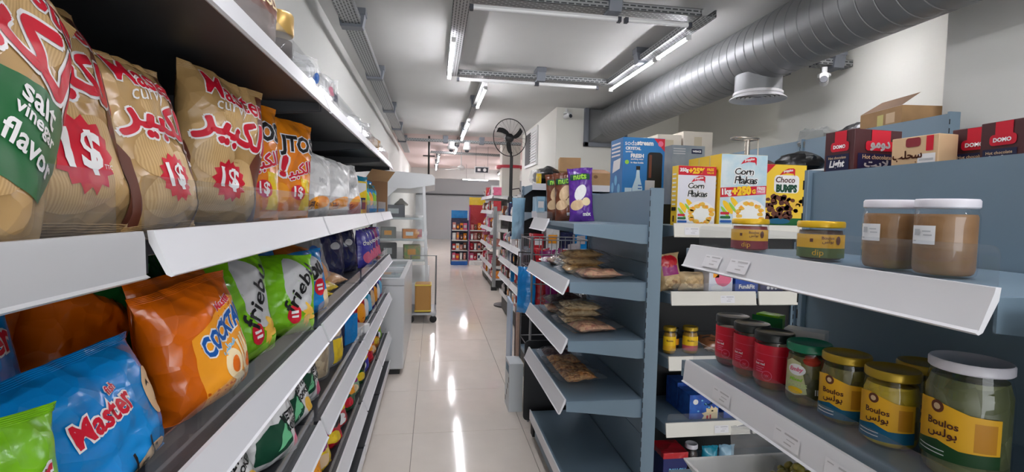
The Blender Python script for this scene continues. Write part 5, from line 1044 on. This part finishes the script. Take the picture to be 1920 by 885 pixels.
for k in range(7):
    m, cn = [(REDF, 'red'), (MAGENTA, 'maroon'), (REDF, 'bright red'), (film('clearish', (200, 190, 190)), 'clear topped'), (REDF, 'crimson'), (film('rose', (190, 70, 90)), 'rose'), (MAGENTA, 'wine red')][k]
    bag(cn+' packet standing in the wire basket stand', .12, .47 if k in (3,) else .42, .07, m, 411+k, (.73+.09*(k % 4), 3.44+.16*(k//4), .7555), (0, 5*(-1)**k, 10*k), nu=10, nv=12)
o, S = bag('bright blue cool bag hanging beside the wire basket stand', .15, .32, .09, BLUE, 421, (.635, 3.40, .74), (0, 0, -40)); MB().tube([(-.07, 0, .32), (-.06, -.01, .42), (.06, -.01, .42), (.07, 0, .32)], .006, 6).build('strap', FB, o)
t = MB().box(-.008, .008, -.17, .17, 0, .72).build('flat_panel', mat('panel_paleblue', (170, 190, 214), rough=.4), None, bevel=.003); tag(t, 'pale blue tall panel standing by the aisle before far shelving', 'panel'); place(t, (.625, 4.05, 0), R(-3))
t = MB().box(-.01, .01, -.15, .15, 0, .70).build('cardboard_sheet', mat('card_pinkish', (176, 146, 130), rough=.7), None, bevel=.002); tag(t, 'pinkish brown cardboard sheet standing next to pale blue panel', 'cardboard'); place(t, (.655, 3.86, 0), R(-6))
t = MB().prism(rrect(-.16, .16, 0, .52, .03), 'y', -.008, .008).build('black_board', mat('board_black', (16, 17, 22), rough=.45), None, bevel=.003); tag(t, 'black rounded board standing behind the lowest nut shelf', 'board'); place(t, (.745, 3.14, .10), (0, 0, 0)); box('stand_foot', (-.1, .1, -.03, .03, -.1, .0), M_BLACKP, t)
o, F, Sd = carton('small striped toy box on the floor past the black board', .1, .2, .35, mat('toy_grey', (206, 212, 216), rough=.4), (.60, 3.62, 0), 0); multi(o, Sd, [rect(-.08+.05*q, -.05+.05*q, .06*q+.03, .06*q+.07) for q in range(4)], BLACK, 'print', mx=.2); decal(o, Sd, rect(-.05, .08, .27, .33), I_TEALB, 'print')
# two rows of far shelving
for k, (y0, L) in enumerate(((6.15, 1.1), (7.25, 1.1))):
    gondola('grey shelving on the right of the aisle, %s' % ['nearer bay past the end unit', 'bay beside the standing fan'][k], (1.38, y0, 0), -PI/2, L, 1.62, [dict(z=1.36, d=.42, sh=.05), dict(z=1.0, d=.42, sh=.05), dict(z=.78, d=.42, sh=.05), dict(z=.55, d=.42, sh=.05)], steel=M_WHST, panel=M_BLACKP, base=.3, based=.42)
    for q, z in enumerate((1.36, 1.0, .78, .55, .3)):
        stock('pack', 'on shelf level %d of the %s white bay' % (q+1, ['near', 'far'][k]), 1.02, y0-L+.12, z, 0, 1, 6, .17, P1[q:]+P1[:q], -90, .1, .17 if q else .24, .14, .12, 430+10*k+q)
for k, y0 in enumerate((10.1, 11.2)):
    gondola('steel rack shelving far right, %s' % ['with grey post facing the aisle', 'farthest before the sweets display'][k], (1.5, y0, 0), -PI/2, 1.08, 1.72, [dict(z=1.70, d=.45, sh=.05), dict(z=1.42, d=.45, sh=.05), dict(z=1.1, d=.45, sh=.05), dict(z=.78, d=.45, sh=.05), dict(z=.43, d=.45, sh=.05)], steel=M_WHST, panel=M_BLACKP, base=.2)
    for q, z in enumerate((1.70, 1.42, 1.1, .78, .43, .2)):
        stock('pack', 'on tier %d of the %s steel rack' % (q+1, ['nearer', 'farther'][k]), 1.12, y0-1.0, z, 0, 1, 5, .2, P2[q:]+P2[:q], -90, .12, .2, .16, .14, 460+10*k+q)
t = thing('rack_post', 'light grey steel post at the near end of far rack', 'post', (1.08, 8.97, 0)); MB().box(-.03, .03, -.02, .02, .04, 1.5).build('post_bar', M_STEEL, t); MB().box(-.05, .05, -.04, .04, 0, .06).build('post_foot', M_BLACKP, t)
# sweets display stands at the end of the aisle
for k, (x, w, h, mt, lb) in enumerate(((.66, .42, 1.2, NAVY, 'low navy sweets display stand at the end of the aisle'), (1.12, .42, 1.55, REDF, 'taller red sweets display stand at the end of the aisle'))):
    t = thing('display_rack', lb, 'display stand', (x, 13.15, 0)); box('back_board', (-w/2, w/2, .14, .16, .02, h), mt, t)
    for s in (-1, 1): box('side_board', (s*w/2-.01, s*w/2+.01, -.15, .15, .02, h-.05), MAGENTA if k else NAVY, t)
    box('foot_tray', (-w/2, w/2, -.16, .15, 0, .1), WHITEF if k else I_BLUE, t)
    for z in (.12, .38, .64, .9): box('tray', (-w/2+.01, w/2-.01, -.15, .14, z-.02, z), M_WHST, t)
    hb = box('header_card', (-w/2, w/2, .13, .145, h, h+.2), YELF if k else BLUE, t); 
    for q, z in enumerate((.12, .38, .64, .9)):
        stock('sweets pack', 'on tier %d of the %s sweets stand' % (4-q, ['navy', 'red'][k]), x-.14, 13.1, z, 1, 0, 4, .094, P2[q:]+P2[:q], 0, .13, .2, .085, .08, 490+10*k+q)
# things on the far ceiling
t = thing('exit_sign', 'small hanging sign board far down the aisle', 'sign', (1.1, 12.0, 2.37)); box('board', (-.17, .17, -.01, .01, -.08, .08), M_FIT, t); MB().box(-.15, .15, -.014, -.0105, -.06, .06).build('panel', M_CAP, t)
for x in (-.14, .14): MB().tube([(x, 0, .08), (x, 0, .548)], .003, 5).build('wire', M_CAP, t)
decal(t, plane_surf((0, -.0145, 0), (1, 0, 0), (0, 0, 1)), ell(.07, 0, .04, .04), WHITE, 'round_mark'); decal(t, plane_surf((0, -.0145, 0), (1, 0, 0), (0, 0, 1)), rect(-.1, -.03, -.03, .03), WHITE, 'block_mark')
t = thing('ceiling_fan', 'white ceiling fan motor with thin blades far down the aisle', 'fan', (.66, 12.9, 2.45)); MB().lathe([(.012, .08), (.012, .469)], 10).build('rod', M_FIT, t); MB().lathe([(.05, .08), (.09, .05), (.09, 0), (.05, -.04)], 18).build('motor', M_FIT, t, smooth=40)
for k in range(3):
    a = 2*PI*k/3+.1; MB().bar((.08*math.cos(a), .08*math.sin(a), .01), (.62*math.cos(a), .62*math.sin(a), .0), .1, .008).build('blade', M_FIT, t)
t = thing('ceiling_pole', 'dark thin pole hanging from the ceiling near the left wall', 'pole', (-.12, 10.6, 0)); MB().tube([(0, 0, 2.02), (0, 0, 2.915)], .02, 8).build('pole', FB, t); box('cap_bar', (-.12, .12, -.03, .03, 2.5, 2.52), FB, t)
